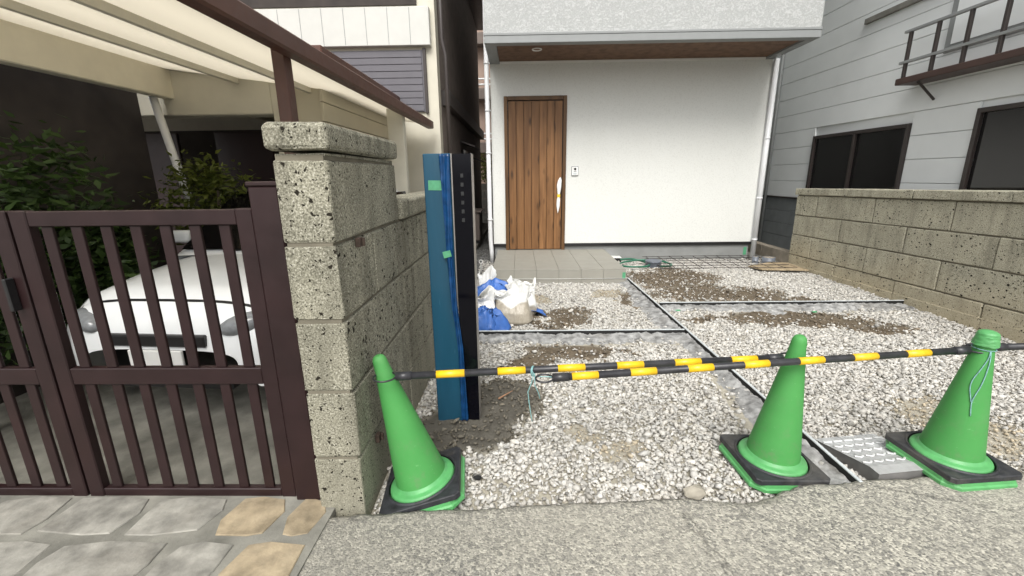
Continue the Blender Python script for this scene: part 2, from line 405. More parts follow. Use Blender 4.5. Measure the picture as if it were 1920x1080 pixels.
M['edgewht'] = plain('joint_board_white', (0.50, 0.53, 0.54), 0.5, var=0.1, bump=0)
M['gate'] = plain('maroon_metal', (0.020, 0.009, 0.0095), 0.4, var=0.2, spec=0.4)
M['carport'] = plain('brown_carport_frame', (0.085, 0.034, 0.022), 0.45, var=0.15)
def mat_poly():
    k = NT('translucent_roof_sheet')
    k.out((0.70, 0.67, 0.60), 0.5, 0, 0.3)
    tr = k.n('ShaderNodeBsdfTranslucent'); tr.inputs[0].default_value = (0.90, 0.86, 0.77, 1)
    mx = k.n('ShaderNodeMixShader'); mx.inputs[0].default_value = 0.72
    k.l(k.b.outputs[0], mx.inputs[1]); k.l(tr.outputs[0], mx.inputs[2]); k.l(mx.outputs[0], k.t.nodes['Material Output'].inputs[0]); return k.m
M['poly'] = mat_poly()
M['beam'] = plain('cream_beam', (0.74, 0.69, 0.56), 0.7, var=0.05)
M['cream'] = plain('cream_siding', (0.50, 0.46, 0.36), 0.8, var=0.06, scale=2, spec=0.2)
M['creamtrim'] = plain('cream_trim', (0.56, 0.53, 0.44), 0.7, var=0.05)
M['darkwall'] = plain('shade_brown_wall', (0.038, 0.030, 0.026), 0.8, var=0.3)  # dark wood, with the deep shade under carport and recess put into the colour
M['alleywall'] = plain('brown_grey_siding', (0.16, 0.13, 0.115), 0.85, var=0.15)
M['shutter'] = plain('grey_shutter', (0.115, 0.11, 0.125), 0.5, var=0.06)
M['whitepanel'] = plain('white_balcony_panel', (0.54, 0.54, 0.51), 0.6, var=0.03)
M['palesiding'] = plain('pale_grey_siding', (0.74, 0.765, 0.765), 0.75, var=0.05, scale=1.5, spec=0.25)
M['slate'] = plain('slate_grey_cladding', (0.17, 0.185, 0.19), 0.7, var=0.12, bump=0.3, bs=50)
_g = NT('dark_glass'); M['glass'] = _g.out((0.010, 0.009, 0.009), 0.06, 0, 0.5)
M['ledge'] = plain('brown_ledge', (0.06, 0.033, 0.027), 0.5, var=0.15)
M['winframe'] = plain('dark_bronze_frame', (0.035, 0.027, 0.024), 0.45, var=0.1)
M['pinkwall'] = plain('pink_beige_wall', (0.34, 0.25, 0.205), 0.85, var=0.08)
M['blockgrey'] = plain('grey_block', (0.20, 0.195, 0.175), 0.95, var=0.2, bump=0.5, bs=90, spec=0.1)
M['beigeblk'] = plain('weathered_kerb', (0.30, 0.265, 0.215), 0.95, var=0.25, bump=0.5, bs=90, spec=0.1)
M['alley'] = plain('alley_gravel', (0.12, 0.12, 0.115), 0.95, var=0.5, scale=45, bump=1.0, bs=70, spec=0.1)
M['earth'] = plain('packed_earth', (0.20, 0.18, 0.15), 0.95, var=0.25, bump=0.5)
M['carpaint'] = plain('white_car_paint', (0.74, 0.76, 0.77), 0.15, var=0.02, bump=0)
M['tyre'] = plain('tyre_rubber', (0.015, 0.015, 0.016), 0.8)
M['lamp'] = plain('headlamp_lens', (0.20, 0.21, 0.22), 0.08, var=0.15, scale=40, bump=0)
M['flag_g'] = plain('grey_flagstone', (0.25, 0.242, 0.215), 0.85, var=0.4, scale=11, bump=0.7, bs=45, spec=0.2, dirt=0.5)
M['flag_t'] = plain('tan_flagstone', (0.30, 0.245, 0.165), 0.85, var=0.4, scale=11, bump=0.7, bs=45, spec=0.2, dirt=0.4)
M['apron'] = plain('apron_concrete', (0.20, 0.195, 0.17), 0.95, var=0.35, scale=6, bump=0.5, bs=80, spec=0.15)
def mat_leaf(name, a, b):
    k = NT(name); at = k.n('ShaderNodeAttribute', attribute_name='tone')
    col = k.mix(at.outputs['Fac'], a, b); k.out(col, 0.5, 0, 0.35)
    tr = k.n('ShaderNodeBsdfTranslucent'); k.l(col, tr.inputs[0]); mx = k.n('ShaderNodeMixShader'); mx.inputs[0].default_value = 0.25
    k.l(k.b.outputs[0], mx.inputs[1]); k.l(tr.outputs[0], mx.inputs[2]); k.l(mx.outputs[0], k.t.nodes['Material Output'].inputs[0]); return k.m
M['leafd'] = mat_leaf('dark_leaves', (0.018, 0.035, 0.010), (0.06, 0.105, 0.022))
M['leafy'] = mat_leaf('yellow_green_leaves', (0.05, 0.075, 0.012), (0.15, 0.17, 0.03))
M['bark'] = plain('bark', (0.07, 0.055, 0.04), 0.95, var=0.3, bump=0.6)

# ------------------------------------------------------------------ ground
def sheet(name, x0, x1, y0, y1, z, mat, kind='structure'):
    me = bpy.data.meshes.new(name); me.from_pydata([(x0, y0, z), (x1, y0, z), (x1, y1, z), (x0, y1, z)], [], [(0, 1, 2, 3)])
    return tag(link(name, me, mat), kind=kind)
sheet('ground', -150, 150, -150, 150, -0.16, M['earth'])
PX0, PX1, PY0, PY1 = -0.39, 1.42, 5.775, 7.43         # porch
CX, CY0, CY1 = 1.50, 1.735, 5.86                       # long joint board
LY, RY = 3.775, 4.655                                  # cross boards

def blob(x, y, cx, cy, rx, ry):
    d = ((x-cx)/rx)**2 + ((y-cy)/ry)**2
    return np.clip(1.25 - d, 0, 1)
def soil_mask(x, y):
    x = np.asarray(x, float); y = np.asarray(y, float)
    wx = x + (fbm(x*3, y*3, 4)-0.5)*0.55; wy = y + (fbm(x*3+9, y*3+4, 4)-0.5)*0.55
    b = np.zeros_like(x)
    for c in ((0.35, 3.36, 0.40, 0.22), (0.02, 3.10, 0.22, 0.13), (0.42, 4.32, 0.34, 0.26), (0.10, 4.02, 0.25, 0.1), (2.10, 6.0, 0.62, 0.62), (2.35, 5.15, 0.85, 0.42),
              (3.15, 4.85, 0.55, 0.14), (2.75, 4.20, 0.62, 0.28), (3.25, 3.95, 0.35, 0.16), (1.85, 4.25, 0.2, 0.1), (1.3, 4.9, 0.12, 0.35)):
        b = np.maximum(b, blob(wx, wy, *c))
    return np.clip(b*1.5, 0, 1)
def pale_mask(x, y):                                   # patches of trodden sandy fines
    wx = x + (fbm(x*4+3, y*4, 3)-0.5)*0.4; wy = y + (fbm(x*4, y*4+7, 3)-0.5)*0.4
    b = np.zeros_like(x)
    for c in ((0.50, 1.98, 0.15, 0.10), (0.35, 2.20, 0.12, 0.08), (0.1, 5.0, 0.28, 0.22), (1.05, 5.1, 0.2, 0.2), (2.5, 2.3, 0.3, 0.25)):
        b = np.maximum(b, blob(wx, wy, *c))
    return np.clip(b*1.3, 0, 1)
def wet_mask(x, y):
    wx = x + (fbm(x*6, y*6, 3)-0.5)*0.18; wy = y + (fbm(x*6+5, y*6, 3)-0.5)*0.18
    return np.clip(1.6*np.maximum(blob(wx, wy, -0.34, 2.25, 0.31, 0.22), blob(wx, wy, -0.11, 2.56, 0.26, 0.34)), 0, 1)
def ground_h(x, y):
    h = (fbm(x*1.3, y*1.3, 4)-0.5)*0.04
    s = soil_mask(x, y); h = h + s*(fbm(x*7, y*7, 3)-0.35)*0.045
    h = h + wet_mask(x, y)*0.012 + wet_mask(x, y)*(fbm(x*14, y*14, 4)-0.5)*0.05
    h = h - np.clip((1.80-y)/0.2, 0, 1)*0.015
    return h
nx, ny = 300, 330
gx, gy = np.meshgrid(np.linspace(-0.68, 4.24, nx), np.linspace(1.45, 7.45, ny), indexing='ij')
P = np.stack([gx, gy, ground_h(gx, gy) - 0.012], -1)
me = grid_mesh(P)
ca = me.color_attributes.new('soil', 'FLOAT_COLOR', 'POINT')
cc = np.zeros((nx*ny, 4), np.float32); cc[:, 3] = 1
cc[:, 0] = soil_mask(gx, gy).ravel(); cc[:, 1] = wet_mask(gx, gy).ravel()
ca.data.foreach_set('color', cc.ravel())
tag(link('gravel_bed', me, M['ground']), kind='structure')

# asphalt street with its broken edge (points measured along the edge)
EX = [-30, -0.80, -0.66, 0.0, 0.40, 0.72, 0.78, 1.00, 1.12, 1.20, 1.26, 1.55, 1.75, 2.0, 2.4, 30]
EY = [1.52, 1.52, 1.535, 1.585, 1.615, 1.635, 1.635, 1.655, 1.675, 1.70, 1.72, 1.745, 1.765, 1.79, 1.82, 2.6]
def edge_y(x):
    y = np.interp(x, EX, EY)
    return y + (fbm(x*9, x*0+2.0, 4)-0.5)*0.022 + (fbm(x*40, x*0+6.0, 2)-0.5)*0.012
xs = np.concatenate([np.linspace(-30, -3.2, 12), np.arange(-3.0, 4.2, 0.012), np.linspace(4.5, 30, 12)])
ts = np.concatenate([[0, 0.2, 0.5], np.linspace(0.72, 1, 60)])
gx, gt = np.meshgrid(xs, ts, indexing='ij')
ey = edge_y(gx); gy = -40 + (ey+40)*np.where(gt < 0.72, gt*0.97/0.72*1.0, 0.97+(gt-0.72)/0.28*0.03)
gz = 0.052 + (fbm(gx*5, gy*5, 3)-0.5)*0.008
# the lip breaks down a little between the drive and the middle cone
brk = np.exp(-((gx-0.98)/0.16)**2)*np.clip((gy-(ey-0.06))/0.06, 0, 1); gz = gz - brk*0.035
gz = gz - np.clip((gy-(ey-0.012))/0.012, 0, 1)*0.008
P = np.stack([gx, gy, gz], -1)
low = P[:, -1:, :].copy(); low[..., 1] += 0.012; low[..., 2] = -0.17
P = np.concatenate([P, low], 1)
tag(link('street', grid_mesh(P), M['asphalt']), kind='structure')

def hz0(x, y): return float(ground_h(np.array([x]), np.array([y]))[0])
# crushed stone: real stones, one mesh
def stone_variants(n):
    out = []
    for i in range(n):
        bm = bmesh.new(); q = random.Random(100+i)
        for k in range(11):
            v = Vector((q.gauss(0, 1), q.gauss(0, 1), q.gauss(0, 1))).normalized()
            bm.verts.new((v.x, v.y*q.uniform(0.75, 1), v.z))
        bmesh.ops.convex_hull(bm, input=bm.verts)
        loose = [v for v in bm.verts if not v.link_faces]
        bmesh.ops.delete(bm, geom=loose, context='VERTS')
        bmesh.ops.triangulate(bm, faces=bm.faces); bmesh.ops.recalc_face_normals(bm, faces=bm.faces)
        bm.verts.index_update()
        out.append((np.array([v.co[:] for v in bm.verts]), np.array([[v.index for v in f.verts] for f in bm.faces]))); bm.free()
    return out
SV = stone_variants(20)
def rot_mats(n, g):
    q = g.normal(size=(n, 4)); q /= np.linalg.norm(q, axis=1)[:, None]; a, b, c, d = q.T
    return np.stack([np.stack([1-2*(c*c+d*d), 2*(b*c-d*a), 2*(b*d+c*a)], -1), np.stack([2*(b*c+d*a), 1-2*(b*b+d*d), 2*(c*d-b*a)], -1), np.stack([2*(b*d-c*a), 2*(c*d+b*a), 1-2*(b*b+c*c)], -1)], 1)
def flat_mats(n, g):
    a = g.uniform(0, 2*math.pi, n); t = g.normal(0, 0.38, n); b = g.uniform(0, 2*math.pi, n); z = np.zeros(n); o = np.ones(n)
    Rz = lambda q: np.stack([np.stack([np.cos(q), -np.sin(q), z], -1), np.stack([np.sin(q), np.cos(q), z], -1), np.stack([z, z, o], -1)], 1)
    Rx = np.stack([np.stack([o, z, z], -1), np.stack([z, np.cos(t), -np.sin(t)], -1), np.stack([z, np.sin(t), np.cos(t)], -1)], 1)
    return Rz(a) @ Rx @ Rz(b)
def scatter(xs, ys, zs, rad, tones):
    n = len(xs); Vs = []; Fs = []; Cs = []; base = 0
    var = nrg.integers(0, len(SV), n)
    for k, (V, Fa) in enumerate(SV):
        i = np.where(var == k)[0]
        if not len(i): continue
        Rm = flat_mats(len(i), nrg); sc = rad[i][:, None]*np.stack([nrg.uniform(0.9, 1.3, len(i)), nrg.uniform(0.75, 1.05, len(i)), nrg.uniform(0.55, 0.85, len(i))], -1)
        W = np.einsum('nij,nvj->nvi', Rm, V[None]*sc[:, None, :]); W[..., 2] *= 0.95
        W += np.stack([xs[i], ys[i], zs[i]], -1)[:, None, :]
        Vs.append(W.reshape(-1, 3)); Fs.append((Fa[None] + base + (np.arange(len(i))*len(V))[:, None, None]).reshape(-1, 3)); base += len(i)*len(V)
        Cs.append(np.repeat(tones[i], len(V), axis=0))
    me = np_mesh(np.concatenate(Vs), np.concatenate(Fs))
    ca = me.color_attributes.new('tone', 'FLOAT_COLOR', 'POINT'); c = np.concatenate(Cs)
    ca.data.foreach_set('color', np.concatenate([c, np.ones((len(c), 1))], 1).astype(np.float32).ravel())
    return me
def haunch_w(x, k): return 0.10 + 0.09*fbm(np.asarray(x)*2.2, np.asarray(x)*0+k, 3)*1.6
N = 176000
sx = nrg.uniform(-0.66, 4.20, N); sy = nrg.uniform(1.55, 7.41, N)
keep = ~((sx > PX0-0.02) & (sx < PX1+0.02) & (sy > PY0-0.015)) & (sy > edge_y(sx)+0.0)
s = soil_mask(sx, sy); wt = wet_mask(sx, sy); pl = pale_mask(sx, sy); u = nrg.random(N)
cl = fbm(sx*5+2, sy*5, 3)
keep &= (u > np.clip(s*1.7-0.7+ (0.55-cl)*1.8*(s > 0.05), 0, 0.84)) & (u > wt*0.86) & (u > np.clip(pl*0.8, 0, 0.5))
hw_c = haunch_w(sy, 1.0); inh = (sx < CX) & (sx > CX-hw_c*1.15) & (sy > CY0) & (sy < CY1)
hw_l = haunch_w(sx, 4.0); inh |= (sx < CX) & (sy < LY) & (sy > LY-hw_l*1.35)
hw_r = haunch_w(sx, 7.0); inh |= (sx > CX) & (sy < RY) & (sy > RY-hw_r*1.2)
keep &= ~(inh & (nrg.random(N) > 0.10))
keep &= ~((sx > -0.54) & (sx < -0.22) & (sy > 2.29) & (sy < 2.5))
sx, sy, s, pl = sx[keep], sy[keep], s[keep], pl[keep]; n = len(sx)
rad = np.clip(nrg.lognormal(math.log(0.0100), 0.38, n), 0.0045, 0.027)*np.where(nrg.random(n) < pl, 0.62, 1.0)
rad *= np.where((s > 0.5), nrg.choice([0.55, 1.2], n, p=[0.62, 0.38]), 1.0)
sz = ground_h(sx, sy) - 0.005 + rad*nrg.uniform(-0.2, 0.65, n)
t = np.clip(nrg.normal(0.50, 0.08, n), 0.2, 0.72); t = np.where(nrg.random(n) < 0.08, t*0.55, t)
warm = nrg.uniform(0.0, 1.0, n)[:, None]
ton = t[:, None]*(np.array([[1.0, 0.98, 0.93]])*(1-warm)+np.array([[1.0, 0.945, 0.85]])*warm)
ton = np.where((nrg.random(n) < np.clip(s*1.4, 0, 0.62))[:, None], ton*np.array([[0.34, 0.28, 0.21]]), ton)
wt = wt[keep]; ton = np.where((nrg.random(n) < wt*1.3)[:, None], ton*np.array([[0.24, 0.22, 0.18]]), ton)
ton = np.where((nrg.random(n) < pl*0.8)[:, None], ton*np.array([[0.84, 0.75, 0.60]]), ton)
tag(link('crushed_stone_gravel', scatter(sx, sy, sz, rad, ton), M['stones']), 'white crushed stone gravel spread over the unfinished forecourt', 'gravel', kind='stuff')

# ------------------------------------------------------------------ joint boards with mortar haunches
def joint_board(label, p0, p1, side, k, z0=-0.06, ztop=0.045):
    """thin black board with a pale top strip; side = unit vector on which the mortar haunch lies"""
    p0 = Vector(p0); p1 = Vector(p1); d = (p1-p0); L = d.length; d.normalize(); nrm = Vector(side)
    t = thing('joint_board', label, 'edging', ((p0+p1)/2)[:], 'joint boards dividing the gravel')
    c = (p0+p1)/2
    ang = math.atan2(d.y, d.x)
    bm = bmesh.new(); box_bm(bm, -L/2, L/2, -0.009, 0.009, z0, ztop, 0.001); o = link('board', fin(bm), M['edgeblk'], t); o.rotation_euler = (0, 0, ang)
    bm = bmesh.new(); box_bm(bm, -L/2, L/2, -0.0085, 0.0085, ztop+0.0005, ztop+0.0075, 0.0015); o = link('top_strip', fin(bm), M['edgewht'], t); o.rotation_euler = (0, 0, ang)
    nu = int(L/0.012); nv = 26
    a, b = np.meshgrid(np.linspace(-L/2, L/2, nu), np.linspace(0, 1, nv), indexing='ij')
    along = a + (p0.y+p1.y)/2 if abs(d.y) > abs(d.x) else a*(1 if d.x > 0 else -1) + (p0.x+p1.x)/2
    wd = haunch_w(along, k)*1.15
    wxy = np.stack([c.x + d.x*a + nrm.x*(0.009+b*wd), c.y + d.y*a + nrm.y*(0.009+b*wd)], -1)
    z = 0.026 - 0.05*b**1.5 + (fbm(wxy[..., 0]*16, wxy[..., 1]*16, 4)-0.5)*0.040 + (fbm(wxy[..., 0]*45, wxy[..., 1]*45, 3)-0.5)*0.020
    z = np.where(b < 0.04, z-0.012, z)
    P = np.stack([wxy[..., 0]-c.x, wxy[..., 1]-c.y, z - c.z], -1)
    link('mortar_haunch', grid_mesh(P), M['haunch'], t)
    return t
joint_board('long pale-topped joint board running from the porch corner to the street', (CX+0.045, CY0, 0), (CX-0.035, CY1, 0), (-1, 0, 0), 1.0)
joint_board('short pale-topped joint board between the blue filmed post and the long board', (-0.66, LY-0.01, 0), (CX-0.015, LY+0.01, 0), (0, -1, 0), 4.0)
joint_board('pale-topped joint board between the long board and the ochre stone wall', (CX+0.03, RY, 0), (4.19, RY+0.02, 0), (0, -1, 0), 7.0)

# ------------------------------------------------------------------ stone walls, block by block
def stone_piece(name, x0, x1, y0, y1, z0, z1, mat, parent, shear=0.0, y_ref=0.0, bev=0.009, jit=0.0025):
    c = Vector(((x0+x1)/2, (y0+y1)/2, (z0+z1)/2)); bm = bmesh.new()
    box_bm(bm, x0-c.x, x1-c.x, y0-c.y, y1-c.y, z0-c.z, z1-c.z)
    bmesh.ops.subdivide_edges(bm, edges=[e for e in bm.edges if e.calc_length() > 0.25 and abs(e.verts[0].co.y-e.verts[1].co.y) > 0.2], cuts=3, use_grid_fill=True)
    bmesh.ops.bevel(bm, geom=[e for e in bm.edges if len(e.link_faces) == 2 and e.calc_face_angle(0) > 0.5], offset=bev, segments=2, profile=0.5, affect='EDGES')
    for v in bm.verts:
        v.co += Vector((rnd.uniform(-jit, jit), rnd.uniform(-jit, jit), rnd.uniform(-jit, jit)))
        if shear: v.co.z += shear*(y_ref-(v.co.y+c.y))
    o = link(name, fin(bm), mat, parent); o.location = c - wpos(parent); return o
J = 0.0065
def course(parent, x0, x1, ys, z0, z1, mat, shear=0, yref=0, name='stone_block', bev=0.009):
    for a, b in zip(ys[:-1], ys[1:]):
        dx = rnd.uniform(-0.003, 0.003)
        stone_piece(name, x0+dx, x1+dx, a+J, b-J, z0+J, z1-J, mat, parent, shear, yref, bev)
wl_ = thing('stone_wall', 'grey pitted stone gate pillar and lower wall beside the leaning cone', 'wall', (-0.77, 1.6, 0))
XF, XB, YP = -0.67, -0.862, 1.555
rows = [(-0.14, 0.297, [YP, 2.40, 3.28, 4.16, 5.04, 6.0]), (0.297, 0.595, [YP, 1.97, 2.83, 3.70, 4.58, 6.0]), (0.595, 0.893, [YP, 2.42, 3.28, 4.16, 5.04, 6.0]),
        (0.893, 1.187, [YP, 1.97, 2.83, 3.70, 4.58, 6.0])]
for z0, z1, ys in rows: course(wl_, XB, XF, ys, z0, z1, M['oya_l'])
course(wl_, XB, XF, [YP, 2.42], 1.187, 1.488, M['oya_l'])
course(wl_, XB+0.008, XF-0.008, [YP+0.008, 2.412], 1.488, 1.512, M['oya_l'], name='neck_course', bev=0.004)
stone_piece('coping', XB-0.012, XF+0.016, YP-0.014, 2.436, 1.513, 1.607, M['oya_l'], wl_, bev=0.018)
for a, b in zip([2.445, 3.30, 4.18, 5.06], [3.29, 4.17, 5.05, 6.0]): stone_piece('coping', XB-0.012, XF+0.016, a, b, 1.192, 1.300, M['oya_l'], wl_, bev=0.014)
box('mortar_core', XB+0.012, XF-0.012, YP+0.012, 5.99, -0.15, 1.19, M['mortar'], wl_)
box('mortar_core', XB+0.012, XF-0.012, YP+0.012, 2.41, 1.191, 1.50, M['mortar'], wl_)
for z, yy in ((1.165, 1.765), (0.262, 1.765)):
    b = thing('x', None, None); bpy.data.objects.remove(b)
    br = box('bracket', XF+0.001, XF+0.020, yy-0.018, yy+0.018, z-0.018, z+0.020, M['rust'], wl_, 0.002)
    br2 = box('bracket', XF+0.0205, XF+0.032, yy+0.002, yy+0.014, z-0.016, z+0.018, M['rust'], wl_, 0.002)

wr = thing('stone_wall', 'ochre pitted stone block wall with flat coping beside the pale grey building', 'wall', (4.32, 5, 0))
XR0, XR1, YR = 4.22, 4.42, 6.87
SH, YREF = 0.020, 5.3
rr = [(-0.10, 0.215, [1.9, 2.95, 3.90, 4.87, 5.85, YR]), (0.215, 0.525, [1.9, 2.45, 3.42, 4.39, 5.36, 6.39, YR]),
      (0.525, 0.82, [1.9, 2.95, 3.91, 4.86, 5.86, YR]), (0.82, 1.115, [1.9, 2.45, 3.41, 4.38, 5.36, 6.39, YR])]
for z0, z1, ys in rr: course(wr, XR0, XR1, ys, z0, z1, M['oya_r'], SH, YREF)
for a, b in zip([1.9, 2.9, 3.87, 4.84, 5.8], [2.9, 3.87, 4.84, 5.8, YR+0.02]): stone_piece('coping', XR0-0.028, XR1+0.02, a+0.003, b-0.003, 1.122, 1.215, M['oya_r'], wr, SH, YREF, bev=0.010)
stone_piece('mortar_core', XR0+0.013, XR1-0.013, 1.95, YR-0.012, -0.15, 1.12, M['mortar'], wr, SH, YREF, bev=0.002, jit=0)
for a, b in zip([1.9, 2.9, 3.88, 4.86, 5.8], [2.9, 3.88, 4.86, 5.8, YR]): stone_piece('footing_slab', XR0-0.010, XR0+0.05, a+0.002, b-0.002, -0.13, 0.075, M['oya_r'], wr, SH, YREF, bev=0.003, jit=0.001)

# ------------------------------------------------------------------ the new house
YH = 7.43; HX0, HX1 = -0.455, 3.895; ZS = 3.10; YU = 6.34
hs_ = thing('house', 'new white stucco house with wooden front door and grey overhanging upper storey', 'house', (1.7, YH+2, 0))
DX0, DX1, DZ0, DZ1 = -0.247, 0.750, 0.19, 2.635
# lower wall with a door opening
def wallpiece(n, x0, x1, z0, z1, mat='stucco', y0=YH, y1=YH+0.16): return box(n, x0, x1, y0, y1, z0, z1, M[mat], hs_)
wallpiece('front_wall', HX0, DX0, 0.297, ZS+0.15); wallpiece('front_wall', DX1, HX1, 0.297, ZS+0.15); wallpiece('front_wall', DX0, DX1, DZ1, ZS+0.15)
box('side_wall', HX0, HX0+0.16, YH+0.16, 14.0, 0.297, 6.2, M['stucco'], hs_); box('side_wall', HX1-0.16, HX1, YH+0.16, 14.0, 0.297, 6.2, M['stucco'], hs_)
box('foundation', HX0+0.02, DX0-0.001, YH+0.022, YH+0.2, -0.15, 0.25, M['concrete'], hs_); box('foundation', DX1+0.001, HX1-0.02, YH+0.022, YH+0.2, -0.15, 0.25, M['concrete'], hs_)
box('foundation', HX0+0.02, HX0+0.18, YH+0.201, 14.0, -0.15, 0.25, M['concrete'], hs_); box('foundation', HX1-0.18, HX1-0.02, YH+0.201, 14.0, -0.15, 0.25, M['concrete'], hs_)
box('drip_flashing', HX0-0.012, DX0-0.002, YH-0.016, YH+0.10, 0.25, 0.296, M['drip'], hs_, 0.003); box('drip_flashing', DX1+0.002, HX1+0.012, YH-0.016, YH+0.10, 0.25, 0.296, M['drip'], hs_, 0.003)
# overhang
OX0, OX1 = HX0+0.005, HX1-0.005
box('upper_wall', OX0, OX1, YU+0.004, YU+0.16, ZS+0.125, 6.2, M['trowel'], hs_, 0.004)
box('upper_side_wall', OX0, OX0+0.16, YU+0.16, YH-0.002, ZS+0.125, 6.2, M['trowel'], hs_); box('upper_side_wall', OX1-0.16, OX1, YU+0.16, YH-0.002, ZS+0.125, 6.2, M['trowel'], hs_)
box('upper_wall', OX0, OX1, YH+0.161, YH+0.30, ZS+0.2, 6.2, M['trowel'], hs_)
box('overhang_trim', OX0-0.006, OX1+0.006, YU-0.012, YU+0.125, ZS+0.005, ZS+0.095, M['trim'], hs_, 0.004)
box('overhang_drip', OX0-0.010, OX1+0.010, YU-0.018, YU+0.10, ZS+0.0955, ZS+0.124, M['trim'], hs_, 0.003)
box('overhang_trim', OX0-0.006, OX0+0.145, YU+0.126, YH-0.001, ZS+0.005, ZS+0.124, M['trim'], hs_, 0.003); box('overhang_trim', OX1-0.115, OX1+0.006, YU+0.126, YH-0.001, ZS+0.005, ZS+0.124, M['trim'], hs_, 0.003)
sfx = box('soffit', OX0+0.146, OX1-0.116, YU+0.126, YH-0.02, ZS+0.035, ZS+0.06, M['soffit'], hs_)
box('soffit_bead', OX0+0.147, OX1-0.117, YH-0.019, YH-0.001, ZS+0.005, ZS+0.045, M['white'], hs_)
bm = bmesh.new(); lathe_bm(bm, [(0.0, 0.012), (0.05, 0.012), (0.055, 0.0), (0.068, -0.004), (0.072, 0.004), (0.072, 0.012)], 32)
lt = link('downlight', fin(bm, True), M['white'], hs_); lt.location = Vector((0.25, 6.76, ZS+0.027)) - wpos(hs_)
# roof, out of the picture
box('roof', OX0-0.3, OX1+0.3, YU-0.35, 14.3, 6.2, 6.32, M['drip'], hs_)
# door
dr = thing('front_door', None, None, Vector(((DX0+DX1)/2, YH, DZ0)) - hs_.location); dr.parent = hs_
del_keys = [k for k in dr.keys()]
box('frame_jamb', DX0, DX0+0.055, YH-0.035, YH+0.09, DZ0, DZ1-0.0, M['frame'], dr, 0.003); box('frame_jamb', DX1-0.055, DX1, YH-0.035, YH+0.09, DZ0, DZ1-0.0, M['frame'], dr, 0.003)
box('frame_head', DX0+0.056, DX1-0.056, YH-0.035, YH+0.09, DZ1-0.06, DZ1, M['frame'], dr, 0.003)
pw = (DX1-DX0-0.13)/7; x = DX0+0.065
box('door_core', DX0+0.057, DX1-0.057, YH+0.012, YH+0.06, DZ0+0.006, DZ1-0.064, M['drip'], dr)
for i in range(7):
    box('plank', x+0.0025, x+pw-0.0025, YH-0.012, YH+0.011, DZ0+0.012, DZ1-0.072, M['door'], dr, 0.004); x += pw
for z in (0.45, 1.35, 2.3): tube('hinge', [(DX0+0.060, YH-0.014, z), (DX0+0.060, YH-0.014, z+0.12)], 0.008, M['black'], dr, 8)
# paper-wrapped pull handle: a standing blade of crumpled paper pinched in the middle
nu, nv = 40, 28; a, b = np.meshgrid(np.linspace(0, 2*math.pi, nu, endpoint=False), np.linspace(0, 1, nv), indexing='ij')
wdt = np.interp(b, [0, 0.06, 0.2, 0.38, 0.45, 0.52, 0.6, 0.75, 0.92, 1.0], [0.003, 0.012, 0.028, 0.028, 0.020, 0.019, 0.026, 0.038, 0.030, 0.006])
lean = np.interp(b, [0, 0.5, 0.8, 1.0], [-0.012, 0.0, 0.006, 0.024])
rr_ = 1 + 0.07*(fbm(a*2.2, b*9, 3)-0.5)
P = np.stack([lean + wdt*np.cos(a)*rr_, -0.055 + wdt*0.55*np.sin(a)*rr_, b*0.575], -1)
hd = link('wrapped_handle', grid_mesh(P, True), M['paper'], dr); hd.location = Vector((0.636, YH, 0.815)) - wpos(dr)
bm = bmesh.new(); lathe_bm(bm, [(0.026, -0.024), (0.027, 0.024)], 20); tb = link('yellow_tape_band', fin(bm, True), M['yellowtape'], dr); tb.location = Vector((0.636, YH-0.055, 0.815+0.28)) - wpos(dr); tb.scale = (0.98, 0.66, 1)
for z in (0.95, 1.25): tube('handle_bracket', [(0.636, YH-0.013, z), (0.636, YH-0.05, z)], 0.008, M['black'], dr, 8)
# intercom
ic = box('intercom', 0.850, 0.950, YH-0.026, YH-0.001, 1.415, 1.553, M['white'], hs_, 0.006, 2)
box('intercom_surround', 0.844, 0.956, YH-0.012, YH-0.0005, 1.408, 1.560, M['pvcg'], hs_, 0.003)
bm = bmesh.new(); lathe_bm(bm, [(0.020, -0.001), (0.019, 0.004), (0.012, 0.008), (0.0, 0.009)], 20); ln = link('camera_lens', fin(bm, True), M['black'], hs_, rot=(-math.pi/2*-1, 0, 0)); ln.location = Vector((0.900, YH-0.0275, 1.518)) - wpos(hs_)
box('call_button', 0.878, 0.922, YH-0.0285, YH-0.0262, 1.474, 1.482, M['pvcg'], hs_); box('call_button', 0.872, 0.928, YH-0.0275, YH-0.0262, 1.428, 1.46, M['edgewht'], hs_)
# downpipes
dl = tube('downpipe', [(-0.505, YH-0.085, 3.98), (-0.505, YH-0.085, 0.42), (-0.500, YH-0.085, 0.30), (-0.490, YH-0.09, 0.18), (-0.487, YH-0.09, -0.05)], 0.036, M['pvcw'], hs_, 20)
tube('downpipe', [(-0.505, YH-0.085, 3.98), (-0.52, YH-0.085, 6.1)], 0.036, M['pvcw'], hs_, 20)
for z in (0.72, 1.78, 2.42, 3.10): tube('pipe_clip', [(-0.505, YH-0.085, z-0.014), (-0.505, YH-0.085, z+0.014)], 0.041, M['pvcw'], hs_, 20); box('clip_arm', -0.475, HX0-0.001, YH-0.092, YH-0.08, z-0.008, z+0.008, M['pvcw'], hs_)
tube('downpipe', [(3.925, YH-0.055, ZS+0.0), (3.925, YH-0.055, -0.03)], 0.040, M['pvcw'], hs_, 20)
for z in (0.34, 1.02, 1.95): tube('pipe_clip', [(3.925, YH-0.055, z-0.014), (3.925, YH-0.055, z+0.014)], 0.045, M['pvcw'], hs_, 20)
box('wall_corner_bead', HX1+0.001, HX1+0.018, YH-0.004, YH+0.03, 0.30, ZS, M['pvcw'], hs_)
box('tape_mark', 3.80, 3.85, YH+0.016, YH+0.0215, 0.07, 0.20, M['greentape'], hs_)
